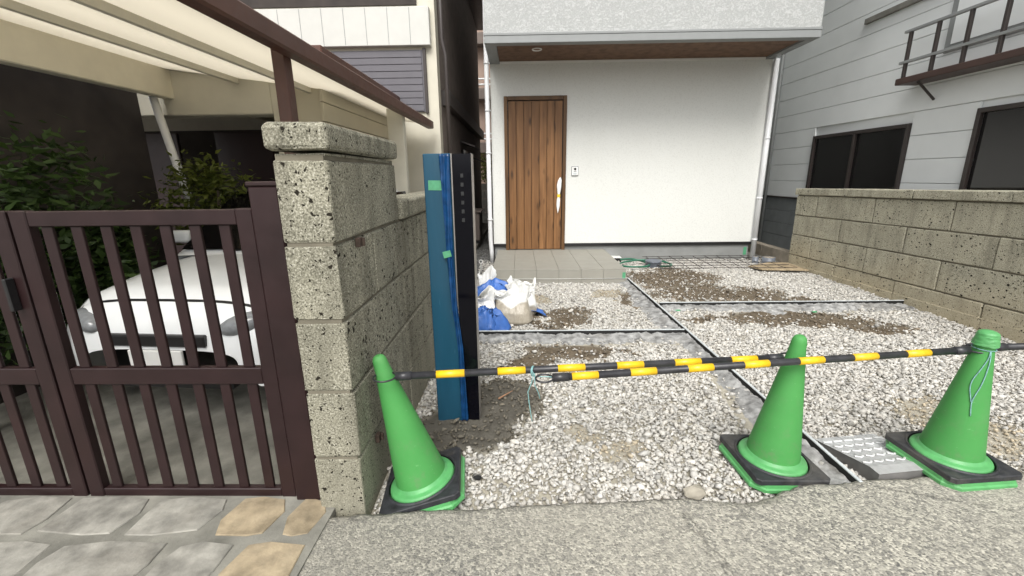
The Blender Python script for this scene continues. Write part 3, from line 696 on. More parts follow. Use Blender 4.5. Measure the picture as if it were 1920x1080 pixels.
box('vent_pipe_box', 1.43, 1.70, YH-0.14, YH+0.018, -0.02, 0.055, M['black'], hs_, 0.004); box('vent_pipe_lid', 1.42, 1.70, YH-0.15, YH+0.018, 0.056, 0.07, M['white'], hs_, 0.003)

# porch
pc = thing('porch_step', 'low porch step clad in beige tiles under the wooden front door', 'porch', ((PX0+PX1)/2, (PY0+PY1)/2, 0))
box('core', PX0+0.012, PX1-0.012, PY0+0.012, YH+0.0, -0.12, 0.178, M['grout'], pc)
tw = (PX1-PX0)/6
ysr = [PY0, PY0+0.60, PY0+1.20, YH-0.001]
shared = {}
for i in range(6):
    a = PX0+i*tw
    for y0, y1 in zip(ysr[:-1], ysr[1:]):
        box('tile', a+0.0016, a+tw-0.0016, y0+(0.0012 if y0 > PY0 else 0), y1-0.0012, 0.179+rnd.uniform(-.0006, .0006), 0.191+rnd.uniform(-.0006, .0006), M['tile'], pc, 0.0022)
    box('tile', a+0.0016, a+tw-0.0016, PY0, PY0+0.011, 0.062, 0.1775, M['tile'], pc, 0.002)
    box('tile', a+0.0016, a+tw-0.0016, PY0, PY0+0.011, -0.12, 0.059, M['tile'], pc, 0.002)
for yy0, yy1 in zip(ysr[:-1], ysr[1:]):
    box('tile', PX1-0.011, PX1, yy0+0.012, yy1-0.001, 0.062, 0.1775, M['tile'], pc, 0.002); box('tile', PX1-0.011, PX1, yy0+0.012, yy1-0.001, -0.12, 0.059, M['tile'], pc, 0.002)
    box('tile', PX0, PX0+0.011, yy0+0.012, yy1-0.001, -0.12, 0.1775, M['tile'], pc, 0.002)
box('tape_mark', PX0+0.012, PX0+0.045, PY0-0.0035, PY0-0.0005, 0.05, 0.13, M['greentape'], pc); box('tape_mark', PX1-0.05, PX1-0.008, PY0-0.0035, PY0-0.0005, 0.06, 0.145, M['greentape'], pc)
tag(tube('string_line', [(PX0-0.05, PY0-0.012, 0.068), (0.5, PY0-0.014, 0.066), (PX1+0.02, PY0-0.012, 0.068)], 0.0022, M['white'], None, 6), 'thin white string line stretched along the porch front', 'string')

# ------------------------------------------------------------------ function post
fp = thing('gate_post', 'tall blue filmed mailbox post with glossy black panel set in wet mortar', 'post', (-0.375, 2.40, 0))
PXL, PXM, PXR, YPF, ZT = -0.500, -0.353, -0.252, 2.33, 1.536
box('post_body', PXL, PXM-0.004, YPF, YPF+0.10, -0.14, ZT, M['film'], fp, 0.004)
box('black_panel', PXM+0.004, PXR, YPF+0.004, YPF+0.094, -0.14, ZT-0.002, M['glossblack'], fp, 0.002)
box('edge_strip', PXM-0.0035, PXM+0.0035, YPF-0.003, YPF+0.05, 0.72, ZT-0.001, M['alu'], fp, 0.001)
box('edge_strip', PXR+0.0005, PXR+0.0030, YPF, YPF+0.097, -0.14, ZT-0.001, M['alu'], fp, 0.001)
# loose film hanging off the right-hand edge of the wrapped face
nu, nv = 14, 120; a, b = np.meshgrid(np.linspace(0, 1, nu), np.linspace(0, 1, nv), indexing='ij')
z = ZT-0.004 - b*(ZT-0.02)
wd = np.interp(b, [0, 0.1, 0.35, 0.6, 0.8, 1], [0.055, 0.045, 0.036, 0.026, 0.034, 0.040])
cx = np.interp(b, [0, 0.35, 0.55, 0.7, 1], [-0.386, -0.380, -0.366, -0.345, -0.336])
P = np.stack([cx-wd/2+a*wd, YPF-0.010-0.012*fbm(a*5+b*2, b*16, 3)-0.006*np.sin(a*9+b*14), z], -1)
fl = link('loose_film', grid_mesh(P), M['filmloose'], fp); fl.location = -fp.location
fl.modifiers.new('thick', 'SOLIDIFY').thickness = 0.0012
def patch(name, x0, x1, z0, z1, y, rot, mat, par):
    o = box(name, x0, x1, y-0.0012, y, z0, z1, mat, par, 0.0003); o.rotation_euler = (0, rot, 0); return o
patch('tape_patch', -0.478, -0.394, 1.352, 1.402, YPF-0.001, 0.02, M['greentape'], fp); patch('tape_patch', -0.415, -0.372, 1.000, 1.035, YPF-0.024, -0.25, M['greentape'], fp)
for i in range(6):
    z = 1.425 - i*0.046
    bm = bmesh.new(); box_bm(bm, -0.008, 0.008, -0.001, 0.001, -0.010, 0.010, 0.0009)
    o = link('letter_mark', fin(bm), M['mark'], fp); o.location = Vector((-0.302, YPF+0.003, z)) - fp.location

# ------------------------------------------------------------------ cones
def cone_meshes():
    out = {}
    bm = bmesh.new()
    lathe_bm(bm, [(0.118, 0.060), (0.116, 0.090), (0.034, 0.630), (0.0315, 0.660), (0.0285, 0.678), (0.022, 0.690), (0.012, 0.696), (0.0, 0.697)], 56)
    out['cone_body'] = fin(bm, True)
    bm = bmesh.new()
    lathe_bm(bm, [(0.120, 0.040), (0.148, 0.040), (0.151, 0.056), (0.147, 0.066), (0.138, 0.070), (0.128, 0.071), (0.119, 0.076), (0.1165, 0.088), (0.113, 0.088)], 56)
    out['collar'] = fin(bm, True)
    h = 0.188                                          # flared green foot
    bm = bmesh.new()
    q_ = [(-h, -h+.05), (-h+.05, -h), (h-.05, -h), (h, -h+.05), (h, h-.05), (h-.05, h), (-h+.05, h), (-h, h-.05)]
    r0_ = [[bm.verts.new((x*k_, y*k_, z_)) for x, y in q_] for k_, z_ in ((1, 0), (1.0, 0.014), (0.965, 0.020), (0.955, 0.034))]
    for A, B in zip(r0_[:-1], r0_[1:]):
        for i_ in range(8): bm.faces.new((A[i_], A[(i_+1) % 8], B[(i_+1) % 8], B[i_]))
    bm.faces.new(r0_[0][::-1]); bm.faces.new(r0_[-1])
    out['foot_plate'] = fin(bm)
    # black rubber weight: square ring with a round hole
    bm = bmesh.new(); n = 64; r0 = 0.157; s = 0.178
    def sq(t):
        c, q = math.cos(t), math.sin(t); k = min(s/max(abs(c), 1e-6), s/max(abs(q), 1e-6)); k = min(k, s*1.36); return (c*k, q*k)
    prof = []
    for k in range(n):
        t = 2*math.pi*(k+0.5)/n; o_ = sq(t); i_ = (math.cos(t)*r0, math.sin(t)*r0); m_ = tuple(i_[q]*0.35+o_[q]*0.65 for q in (0, 1)); m2 = (i_[0]*1.04, i_[1]*1.04)
        prof.append([(i_[0], i_[1], 0.0345), (i_[0], i_[1], 0.064), (*m2, 0.066), (i_[0]*1.075, i_[1]*1.075, 0.060), (*m_, 0.061), (o_[0]*0.985, o_[1]*0.985, 0.060), (*o_, 0.056), (*o_, 0.0345)])
    rings = [[bm.verts.new(p) for p in pr] for pr in prof]
    for k in range(n):
        a, b = rings[k], rings[(k+1) % n]
        for q in range(len(a)): bm.faces.new((a[q], b[q], b[(q+1) % len(a)], a[(q+1) % len(a)]))
    out['base_weight'] = fin(bm)
    return out
CM = cone_meshes()
def cone(label, loc, rot):
    t = thing('traffic_cone', label, 'traffic cone', loc, 'green traffic cones holding the barrier bars'); t.rotation_euler = rot
    link('cone_body', CM['cone_body'], M['cone'], t); link('collar', CM['collar'], M['conelite'], t); link('foot_plate', CM['foot_plate'], M['conelite'], t); link('base_weight', CM['base_weight'], M['rubber'], t)
    return t
c1 = cone('green traffic cone leaning against the grey stone pillar', (-0.449, 1.738, 0.008), (R(-1), R(-13.8), R(7)))
c2 = cone('green traffic cone standing on gravel beside the grey ramp, its top bare', (1.225, 1.90, 0.012), (R(1.5), R(3.2), R(4)))
c3 = cone('green traffic cone with plastic wrapped round its tip, over the grey ramp', (2.045, 1.868, 0.056), (R(2), R(0.5), R(6))); c3.scale = (0.98, 0.98, 0.972)
c4 = cone('green traffic cone holding the far end of the last barrier bar', (3.42, 1.98, 0.055), (0, 0, R(10)))
# crumpled wrap on the third cone's tip
nu, nv = 48, 20; a, b = np.meshgrid(np.linspace(0, 2*math.pi, nu, endpoint=False), np.linspace(0, 1, nv), indexing='ij')
rr_ = np.interp(b, [0, 0.45, 0.8, 0.93, 1.0], [0.046, 0.0405, 0.037, 0.027, 0.001]) + (fbm(a*2.5+b*3, b*12, 3)-0.5)*0.006*(b < 0.9)
P = np.stack([rr_*np.cos(a), rr_*np.sin(a), 0.635+np.interp(b, [0, 1], [0, 0.07])], -1)
link('tip_wrap', grid_mesh(P, True), M['conelite'], c3)

# ------------------------------------------------------------------ barrier bars
def bar(label, p0, p1, rad=0.0155, start=0.10, loop0=True, loop1=True, pitch=0.272, yw=0.122, group='yellow and black barrier bars'):
    p0 = Vector(p0); p1 = Vector(p1); d = (p1-p0); L = d.length; u = d.normalized()
    t = thing('barrier_bar', label, 'barrier bar', p0[:], group)
    tube('tube', [p0, p1], rad, M['barblk'], t, 20)
    s = start
    while s+yw < L-0.05:
        tube('yellow_band', [p0+u*s, p0+u*(s+yw)], rad+0.0008, M['baryel'], t, 20); s += pitch
    for e, sg, on in ((p0, 1, loop0), (p1, -1, loop1)):
        tube('end_grip', [e-u*sg*0.004, e+u*sg*0.06], rad+0.003, M['barblk'], t, 16)
        if on is None: continue
        r = 0.052 if on is True else on; c = e-u*sg*(r+0.004)
        side = u.cross(Vector((0, 0, 1))).normalized()
        tube('ring', [c + (u*math.cos(q)+side*math.sin(q))*r for q in [2*math.pi*i/28 for i in range(29)]], 0.0042, M['barblk'], t, 8, caps=False)
    return t
bar('barrier bar from the leaning cone to the bare-topped cone', (-0.528, 1.692, 0.603), (1.175, 1.860, 0.608), start=0.165, loop0=0.047, loop1=0.046, pitch=0.262, yw=0.120)
bar('barrier bar crossing in front of the bare-topped cone to the plastic-wrapped cone', (0.135, 1.672, 0.604), (1.995, 1.862, 0.640), start=0.075, loop0=0.036, loop1=0.046, pitch=0.250, yw=0.112)
bar('barrier bar reaching away from the plastic-wrapped cone beyond the drive', (2.135, 1.892, 0.640), (3.36, 1.97, 0.64), start=0.30, loop0=0.046, loop1=0.046)
# twine
def twine(label, strands):
    t = thing('twine', label, 'twine', strands[0][0]); 
    for s in strands: tube('strand', s, 0.0021, M['twine'], t, 7)
    return t
q = Vector((0.045, 1.735, 0.605))
twine('pale blue twine tying the two barrier bars together', [
    [q+Vector((0.021*math.cos(a)*0.3+0.004*a/6, 0.021*math.cos(a), 0.021*math.sin(a))) for a in np.linspace(0, 12.6, 40)],
    [q+Vector((0.0, -0.02, 0.01)), q+Vector((0.015, -0.035, -0.01)), q+Vector((0.06, -0.045, -0.005)), q+Vector((0.09, -0.06, 0.0))],
    [q+Vector((0.005, -0.022, 0.0)), q+Vector((0.0, -0.035, -0.03)), q+Vector((-0.018, -0.035, -0.08)), q+Vector((-0.012, -0.035, -0.14)), q+Vector((-0.004, -0.03, -0.2)), q+Vector((0.0, -0.03, -0.225))],
    [q+Vector((0.01, -0.025, 0.0)), q+Vector((0.012, -0.034, -0.05)), q+Vector((0.028, -0.03, -0.09)), q+Vector((0.034, -0.03, -0.115))]])
mx3 = Matrix.LocRotScale(c3.location, c3.rotation_euler, c3.scale)
def on_cone(deg, z):                                   # a point resting on the third cone's surface
    r_ = 0.116 - (z-0.09)*0.1519 + 0.004; q_ = R(deg); return mx3 @ Vector((r_*math.cos(q_), r_*math.sin(q_), z))
twine('blue twine looped on the plastic-wrapped cone', [
    smooth_pts([on_cone(*p) for p in ((250, 0.615), (245, 0.58), (228, 0.53), (214, 0.48), (213, 0.44), (221, 0.40), (226, 0.375))], 4),
    smooth_pts([on_cone(*p) for p in ((252, 0.615), (256, 0.57), (248, 0.50), (240, 0.45), (232, 0.41), (228, 0.37), (233, 0.31))], 4),
    [on_cone(d_, 0.618) for d_ in range(180, 545, 15)]])

# ------------------------------------------------------------------ ramp plate and lumps
rp = thing('kerb_ramp', 'grey moulded ramp with chevron treads lying between the two upright cones', 'ramp', (1.78, 1.95, 0))
def ramp():
    bm = bmesh.new(); x0, x1, y0, y1 = -0.16, 0.19, -0.165, 0.20
    v = [bm.verts.new(p) for p in ((x0, y0, -0.02), (x1, y0, -0.02), (x1, y1, -0.02), (x0, y1, -0.02), (x0, y0, 0.070), (x1, y0, 0.070), (x1, y1, 0.012), (x0, y1, 0.012), (x0, y0+0.05, 0.073), (x1, y0+0.05, 0.073))]
    for f in ((0, 3, 2, 1), (0, 1, 5, 4), (1, 2, 6, 9, 5), (2, 3, 7, 6), (3, 0, 4, 8, 7)): bm.faces.new([v[i] for i in f])
    return fin(bm)
o = link('body', ramp(), M['plateside'], rp)
bm = bmesh.new(); v = [bm.verts.new(p) for p in ((-0.163, -0.168, 0.071), (0.193, -0.168, 0.071), (0.193, -0.115, 0.0745), (-0.163, -0.115, 0.0745), (0.193, 0.203, 0.0135), (-0.163, 0.203, 0.0135))]
bm.faces.new((v[0], v[1], v[2], v[3])); bm.faces.new((v[3], v[2], v[4], v[5]))
r = bmesh.ops.solidify(bm, geom=bm.faces[:], thickness=-0.004); link('tread_plate', fin(bm), M['plate'], rp)
def rz(y): return 0.0745 - (y+0.115)*(0.061/0.318)
for i in range(6):
    for j in range(5):
        x_ = -0.135 + i*0.060 + (0.015 if j % 2 else 0); y_ = -0.085 + j*0.058
        bm = bmesh.new()
        if j == 4: box_bm(bm, -0.024, 0.024, -0.006, 0.006, 0.0, 0.006, 0.0015)
        else:
            for sg in (-1, 1):
                bm2 = bmesh.new(); box_bm(bm2, -0.014, 0.014, -0.0045, 0.0045, 0.0, 0.0065, 0.0015)
                bmesh.ops.rotate(bm2, verts=bm2.verts, matrix=Matrix.Rotation(sg*R(35), 3, 'Z')); bmesh.ops.translate(bm2, verts=bm2.verts, vec=(sg*0.0115, 0, 0))
                tmp = bpy.data.meshes.new('t'); bm2.to_mesh(tmp); bm2.free(); bm.from_mesh(tmp); bpy.data.meshes.remove(tmp)
        link('tread', fin(bm), M['plate'], rp, (x_, y_, rz(y_)+0.001), (R(-10.9), 0, 0))
rp.rotation_euler = (0, 0, R(8))
def rock(label, loc, r, sc, seed, mat, z=0.0):
    bm = bmesh.new(); q = random.Random(seed)
    for k in range(26):
        v = Vector((q.gauss(0, 1), q.gauss(0, 1), q.gauss(0, 1))).normalized(); bm.verts.new((v.x*sc[0]*r, v.y*sc[1]*r, v.z*sc[2]*r))
    bmesh.ops.convex_hull(bm, input=bm.verts); bmesh.ops.delete(bm, geom=[v for v in bm.verts if not v.link_faces], context='VERTS')
    o = link('rock', fin(bm), mat); o.location = loc; tag(o, label, 'rock'); return o
M['rock'] = plain('brown_rock', (0.30, 0.275, 0.225), 0.9, var=0.25, scale=20, bump=0.5)
rock('brown angular rock lying at the broken street edge', (0.775, 1.70, 0.025), 0.045, (1.3, 0.9, 0.7), 4, M['rock'])
M['greenscrap'] = plain('green_scrap', (0.06, 0.30, 0.13), 0.6)
M['twig'] = plain('dry_twig', (0.30, 0.17, 0.10), 0.9)
for (lab, x_, y_) in (('green plastic scrap on the gravel below the joint board by the stone wall', 3.02, 4.36), ('tiny green scrap beside the long joint board', 1.66, 4.46)):
    bm = bmesh.new(); vs2 = [bm.verts.new((rnd.uniform(-1, 1)*0.01 + 0.035*math.cos(q_), 0.018*math.sin(q_), 0.006*math.sin(q_*2+1))) for q_ in np.linspace(0, 5.4, 7)]
    bm.faces.new(vs2); bmesh.ops.solidify(bm, geom=bm.faces[:], thickness=0.002)
    tag(link('plastic_scrap', fin(bm), M['greenscrap'], None, (x_, y_, hz0(x_, y_)+0.022)), lab, 'scrap')
tag(tube('twig', [(-0.15, 2.56, hz0(-0.15, 2.56)+0.012), (-0.11, 2.60, hz0(-0.11, 2.6)+0.018), (-0.06, 2.66, hz0(-0.06, 2.66)+0.016)], [0.006, 0.005, 0.003], M['twig'], None, 6), 'short dry twig on the dark mortar behind the filmed post', 'twig')
M['burnt'] = plain('black_lump', (0.01, 0.01, 0.01), 0.9)
rock('small black lump on the gravel beside the leaning cone', (-0.215, 1.80, 0.02), 0.016, (1.3, 1, 0.7), 8, M['burnt'])

# ------------------------------------------------------------------ sacks, tarpaulin, pin
def sack(label, loc, w_, d_, h_, fill, seed, rz=0.0, tilt=0.0):
    nu, nv = 96, 60; a, b = np.meshgrid(np.linspace(0, 2*math.pi, nu, endpoint=False), np.linspace(0, 1, nv), indexing='ij')
    ex = 3.2
    cs, sn = np.cos(a), np.sin(a); sup = (np.abs(cs)**ex + np.abs(sn)**ex)**(-1/ex)
    prof = np.interp(b, [0, 0.02, 0.08, 0.30, 0.48, 0.62, 0.85, 1.0], [0.80, 0.97, 1.06, 1.0, 0.88, 0.84, 0.95, 1.0])
    thick = np.interp(b, [0, 0.30, 0.52, 0.75, 1.0], [1.05, 1.0, 0.62, 0.36, 0.30])
    up = np.clip((b-0.40)/0.6, 0, 1)
    ridge = lambda x, y: 1-np.abs(2*fbm(x, y, 2)-1)*2.0           # sharp creases
    ca = np.stack([cs, sn])                                        # noise looked up on the circle so that it closes
    cre = ridge(ca[0]*1.6+seed, ca[1]*1.6+b*1.1+seed*2) + 0.6*ridge(ca[0]*3.3+b*2.2+seed*5, ca[1]*3.3+seed)
    fold = 1 + up*0.26*(cre-0.6) + 0.05*(fbm(ca[0]*2+seed, ca[1]*2+b*4, 3)-0.5)
    rim = 0.42*fbm(ca[0]*1.5+seed*3, ca[1]*1.5+seed, 2)+0.10*np.sign(np.sin(a*3+seed))*np.sin(a*3+seed)**2
    z = b*h_*(1-rim*np.clip((b-0.5)/0.5, 0, 1)*0.75)
    x = cs*sup*w_/2*prof*fold; y = sn*sup*d_/2*prof*thick*fold
    y = y + up*0.05*(ridge(cs*1.2+seed, b*2.0+sn)-0.5)
    x = x + tilt*z
    me = grid_mesh(np.stack([x, y, z], -1), True)
    at = me.attributes.new('fill', 'FLOAT', 'POINT'); lv = fill+0.10*np.sin(a*2+seed)+0.04*np.sin(a*5)
    at.data.foreach_set('value', np.clip((lv-b)/0.06, 0, 1).astype(np.float32).ravel())
    bm = bmesh.new(); bm.from_mesh(me)
    bm.verts.ensure_lookup_table(); bm.faces.new([bm.verts[i*nv] for i in range(nu)][::-1])
    bm.to_mesh(me); bm.free(); me.shade_smooth()
    o = link('sack', me, M['bag']); o.location = loc; o.rotation_euler = (0, 0, rz)
    o.modifiers.new('thick', 'SOLIDIFY').thickness = 0.003
    return tag(o, label, 'sack')
sack('pale plastic sack half full of sand, slumped before the crumpled white sack', (-0.075, 4.18, 0.0), 0.37, 0.24, 0.39, 0.60, 1.3, R(-12), -0.10)
sack('crumpled white plastic sack with open top behind the half-full sand sack', (-0.005, 4.40, 0.0), 0.32, 0.20, 0.42, 0.18, 4.1, R(20), 0.05)
s3 = sack('narrow white sack with red print between the black post panel and blue tarp', (-0.36, 4.12, 0.0), 0.24, 0.18, 0.38, 0.1, 7.7, R(6), 0.0)
pr = link('red_print', grid_mesh(np.stack(np.meshgrid(np.linspace(0.0, 0.10, 6), [-0.118], np.linspace(0.07, 0.10, 4), indexing='ij'), -1)[:, 0]), M['red'], s3)
sack('small white bag with pointed knot behind the blue tarp', (-0.40, 4.62, 0.0), 0.18, 0.14, 0.48, 0.1, 2.2, 0, 0.1)
def tarp(label, loc, w_, d_, h_, seed, rz=0.0):
    g = np.random.default_rng(int(seed*10)); nu, nv = 17, 13
    a, b = np.meshgrid(np.linspace(-1, 1, nu), np.linspace(-1, 1, nv), indexing='ij')
    a = a + g.uniform(-0.045, 0.045, a.shape); b = b + g.uniform(-0.055, 0.055, a.shape)
    r = np.sqrt(a*a*0.8+b*b*0.9); hump = np.clip(1-r**2.4, 0, 1)**0.7
    ridge = lambda x, y: np.abs(2*fbm(x, y, 1)-1)
    z = h_*hump*(0.70+0.5*ridge(a*1.6+seed, b*1.6+seed*2)) + h_*0.20*g.uniform(-0.5, 0.8, a.shape)*np.clip(hump*2.5, 0, 1)
    ang = np.arctan2(b, a); sag = 1 + 0.10*np.sin(ang*5+seed) + 0.06*np.sin(ang*9+seed*2)
    P = np.stack([a*w_/2*sag, b*d_/2*sag - 0.12*d_*hump*ridge(a*2+seed*3, b*2), np.maximum(z, 0.004)], -1)
    me = grid_mesh(P, smooth=False); bm = bmesh.new(); bm.from_mesh(me); bmesh.ops.triangulate(bm, faces=bm.faces)
    bmesh.ops.bevel(bm, geom=[e for e in bm.edges if not e.is_boundary], offset=0.010, segments=2, profile=0.5, affect='EDGES')
    bm.to_mesh(me); bm.free(); me.shade_smooth()
    o = link('tarpaulin', me, M['tarp']); o.location = loc; o.rotation_euler = (0, 0, rz)
    o.modifiers.new('thick', 'SOLIDIFY').thickness = 0.002
    return tag(o, label, 'tarpaulin')
tarp('crumpled blue tarpaulin bunched up in front of the white sacks', (-0.36, 3.93, 0.008), 0.46, 0.26, 0.25, 3.0, R(4))
tarp('blue tarpaulin mound draped behind the white printed sack', (-0.33, 4.44, 0.005), 0.62, 0.40, 0.35, 8.0, R(-5))
# folded tarp corner sticking out to the right of the sacks
nu, nv = 24, 18; a, b = np.meshgrid(np.linspace(0, 1, nu), np.linspace(0, 1, nv), indexing='ij')
P = np.stack([a*0.30-0.04*b*a, b*0.22-0.05*a, 0.012+0.05*np.sin(a*math.pi)**1.0*(0.35+0.65*(1-b))*np.clip(a*3, 0, 1)+0.008*np.sin(b*12+a*3)], -1)
o = link('tarpaulin', grid_mesh(P), M['tarp']); o.location = (-0.03, 4.33, 0.004); o.modifiers.new('thick', 'SOLIDIFY').thickness = 0.002
tag(o, 'folded corner of blue tarpaulin flat on gravel beside the sand sack', 'tarpaulin')
pn = thing('marking_pin', 'thin steel marking pin with ring top at the alley mouth', 'pin', (-0.555, 6.0, 0))
tube('shaft', [(-0.555, 6.0, -0.05), (-0.555, 6.0, 0.24)], 0.006, M['steel'], pn, 8)
tube('ring', [Vector((-0.555, 6.0, 0.265))+Vector((0.024*math.cos(t_), 0, 0.024*math.sin(t_))) for t_ in np.linspace(0, 2*math.pi, 25)], 0.006, M['white'], pn, 8, caps=False)

# ------------------------------------------------------------------ mesh, plywood, pipe stubs, hose
def hz(x, y): return float(ground_h(np.array([x]), np.array([y]))[0])
ms = thing('wire_mesh', 'dark welded reinforcing wire mesh lying on gravel at the foundation', 'wire mesh', (3.05, 6.9, 0.03))
for x in np.arange(2.12, 4.05, 0.2): tube('rod', [(x, 6.42+0.02*math.sin(x*9), 0.030), (x+0.02, 6.9, 0.034), (x+0.01, 7.40, 0.040)], 0.0048, M['rebar'], ms, 6)
for y in np.arange(6.40, 7.42, 0.2): tube('rod', [(2.08, y, 0.039), (3.0, y+0.01, 0.042), (4.08, y, 0.044)], 0.0048, M['rebar'], ms, 6)
o = poly_prism('plywood_sheet', [(3.47, 6.60), (3.55, 6.36), (4.19, 6.28), (4.19, 6.80), (4.00, 6.90)], 0.034, 0.050, M['ply'], None, 0.002)
o.rotation_euler = (R(0.6), 0, 0); tag(o, 'weathered plywood board on gravel beside two grey pipe stubs', 'plywood')
def stub(label, x, y, r, h):
    t = thing('pipe_stub', label, 'pipe', (x, y, 0)); bm = bmesh.new(); lathe_bm(bm, [(r, -0.05), (r, h), (r-0.006, h), (r-0.006, h-0.02)], 28); link('pipe', fin(bm, True), M['pvcg'], t)
    bm = bmesh.new(); lathe_bm(bm, [(r-0.007, h-0.012), (r-0.012, h-0.002), (0.0, h-0.002)], 28); link('cap', fin(bm, True), M['beigeblk'], t); return t
stub('narrow tall grey pipe stub beside the wide capped one', 3.77, 6.98, 0.045, 0.12); stub('wide low grey pipe stub with pale cap behind the plywood', 3.98, 6.98, 0.095, 0.11)
hsx = thing('garden_hose', 'green hose looped beside the beige porch', 'hose', (1.8, 6.75, 0.03))
pts = [(1.66, 7.20, 0.045), (1.82, 7.14, 0.07), (1.98, 7.02, 0.05), (2.03, 6.80, 0.04), (1.90, 6.62, 0.045), (1.68, 6.60, 0.05), (1.56, 6.72, 0.045), (1.62, 6.92, 0.05), (1.84, 7.0, 0.07), (2.02, 6.98, 0.08), (2.22, 6.98, 0.07), (2.36, 6.84, 0.045), (2.30, 6.64, 0.05), (2.14, 6.64, 0.045)]
tube('hose_loop', smooth_pts(pts), 0.015, M['hose'], hsx, 10)
vb = thing('valve_box', 'round grey valve box lid ringed by the green hose', 'valve box', (2.10, 6.83, 0)); bm = bmesh.new(); lathe_bm(bm, [(0.12, -0.05), (0.12, 0.075), (0.128, 0.08), (0.128, 0.10), (0.11, 0.107), (0.10, 0.095), (0.0, 0.097)], 32); link('lid', fin(bm, True), M['pvcg'], vb)

ms.location.z += 0.020
# ------------------------------------------------------------------ gate of the neighbour on the left
GY0, GY1 = 1.625, 1.665
def gate_leaf(label, x0, x1):
    t = thing('gate_leaf', label, 'gate', ((x0+x1)/2, GY0, 0.05), 'pair of maroon slatted gate leaves')
    sw = 0.068
    box('stile', x0+0.003, x0+sw, GY0, GY1, 0.03, 1.315, M['gate'], t, 0.004); box('stile', x1-sw, x1-0.003, GY0, GY1, 0.03, 1.315, M['gate'], t, 0.004)
    for z0, z1 in ((1.255, 1.312), (0.600, 0.672), (0.035, 0.095)): box('rail', x0+sw+0.001, x1-sw-0.001, GY0+0.003, GY1-0.003, z0, z1, M['gate'], t, 0.003)
    n_ = int((x1-x0-2*sw)/0.103); pit = (x1-x0-2*sw)/n_
    for i in range(n_):
        c = x0+sw+pit*(i+0.5)
        box('slat', c-0.021, c+0.021, GY0+0.012, GY1-0.014, 0.096, 0.599, M['gate'], t, 0.002); box('slat', c-0.021, c+0.021, GY0+0.012, GY1-0.014, 0.673, 1.254, M['gate'], t, 0.002)
    return t
g1 = gate_leaf('maroon slatted metal gate leaf hinged beside the grey stone pillar', -1.932, -0.995); g2 = gate_leaf('maroon slatted metal gate leaf farther from the grey stone pillar', -2.875, -1.938)
box('handle', -1.99, -1.975, GY0-0.035, GY0-0.001, 0.93, 1.06, M['black'], g2, 0.003)
for x0, lab in ((-0.990, 'maroon square gate post against the grey stone pillar'), (-2.995, 'maroon square gate post at the far end of the gate')):
    t = thing('gate_hinge_post', lab, 'gate post', (x0+0.055, GY0, 0), 'maroon gate posts')
    box('shaft', x0, x0+0.112, GY0-0.02, GY1+0.05, -0.14, 1.395, M['gate'], t, 0.006); box('cap', x0-0.004, x0+0.116, GY0-0.024, GY1+0.054, 1.3955, 1.412, M['gate'], t, 0.004)
# apron: irregular flagstones set in concrete
ap = tag(box('paving_apron', -3.6, -0.80, 0.62, 1.66, -0.15, 0.058, M['apron']), kind='structure')
random.seed(5)
yy = 0.64; r_i = 0
for hgt in (0.25, 0.23, 0.26, 0.24):
    x = -3.58 - rnd.uniform(0, 0.2)
    while x < -0.85:
        wd = rnd.uniform(0.24, 0.46); x2 = min(x+wd, -0.815)
        if x2-x > 0.1:
            j = lambda s=0.035: rnd.uniform(-s, s)
            x0c = max(x, -3.58)
            pts = [(x0c+0.014+abs(j()), yy+0.012+abs(j(0.02))), ((x0c+x2)/2+j(), yy+0.012), (x2-0.012-abs(j()), yy+0.012+abs(j(0.03))), (x2-0.012, yy+hgt*0.5+j()), (x2-0.012-abs(j()), yy+hgt-0.012-abs(j(0.03))), ((x0c+x2)/2+j(), yy+hgt-0.012), (x0c+0.014+abs(j()), yy+hgt-0.012-abs(j(0.03))), (x0c+0.014, yy+hgt*0.5+j())]
            poly_prism('flagstone', pts, 0.048, 0.0615+rnd.uniform(0, 0.003), M['flag_t'] if (rnd.random() < 0.22 or (x2 > -1.0 and yy > 1.1)) else M['flag_g'], ap, 0.003)
        x = x2+0.001
        if x2 >= -0.816: break
    yy += hgt+0.004
yard = sheet('yard_paving', -7.5, -0.86, 1.66, 6.3, 0.02, M['apron'])

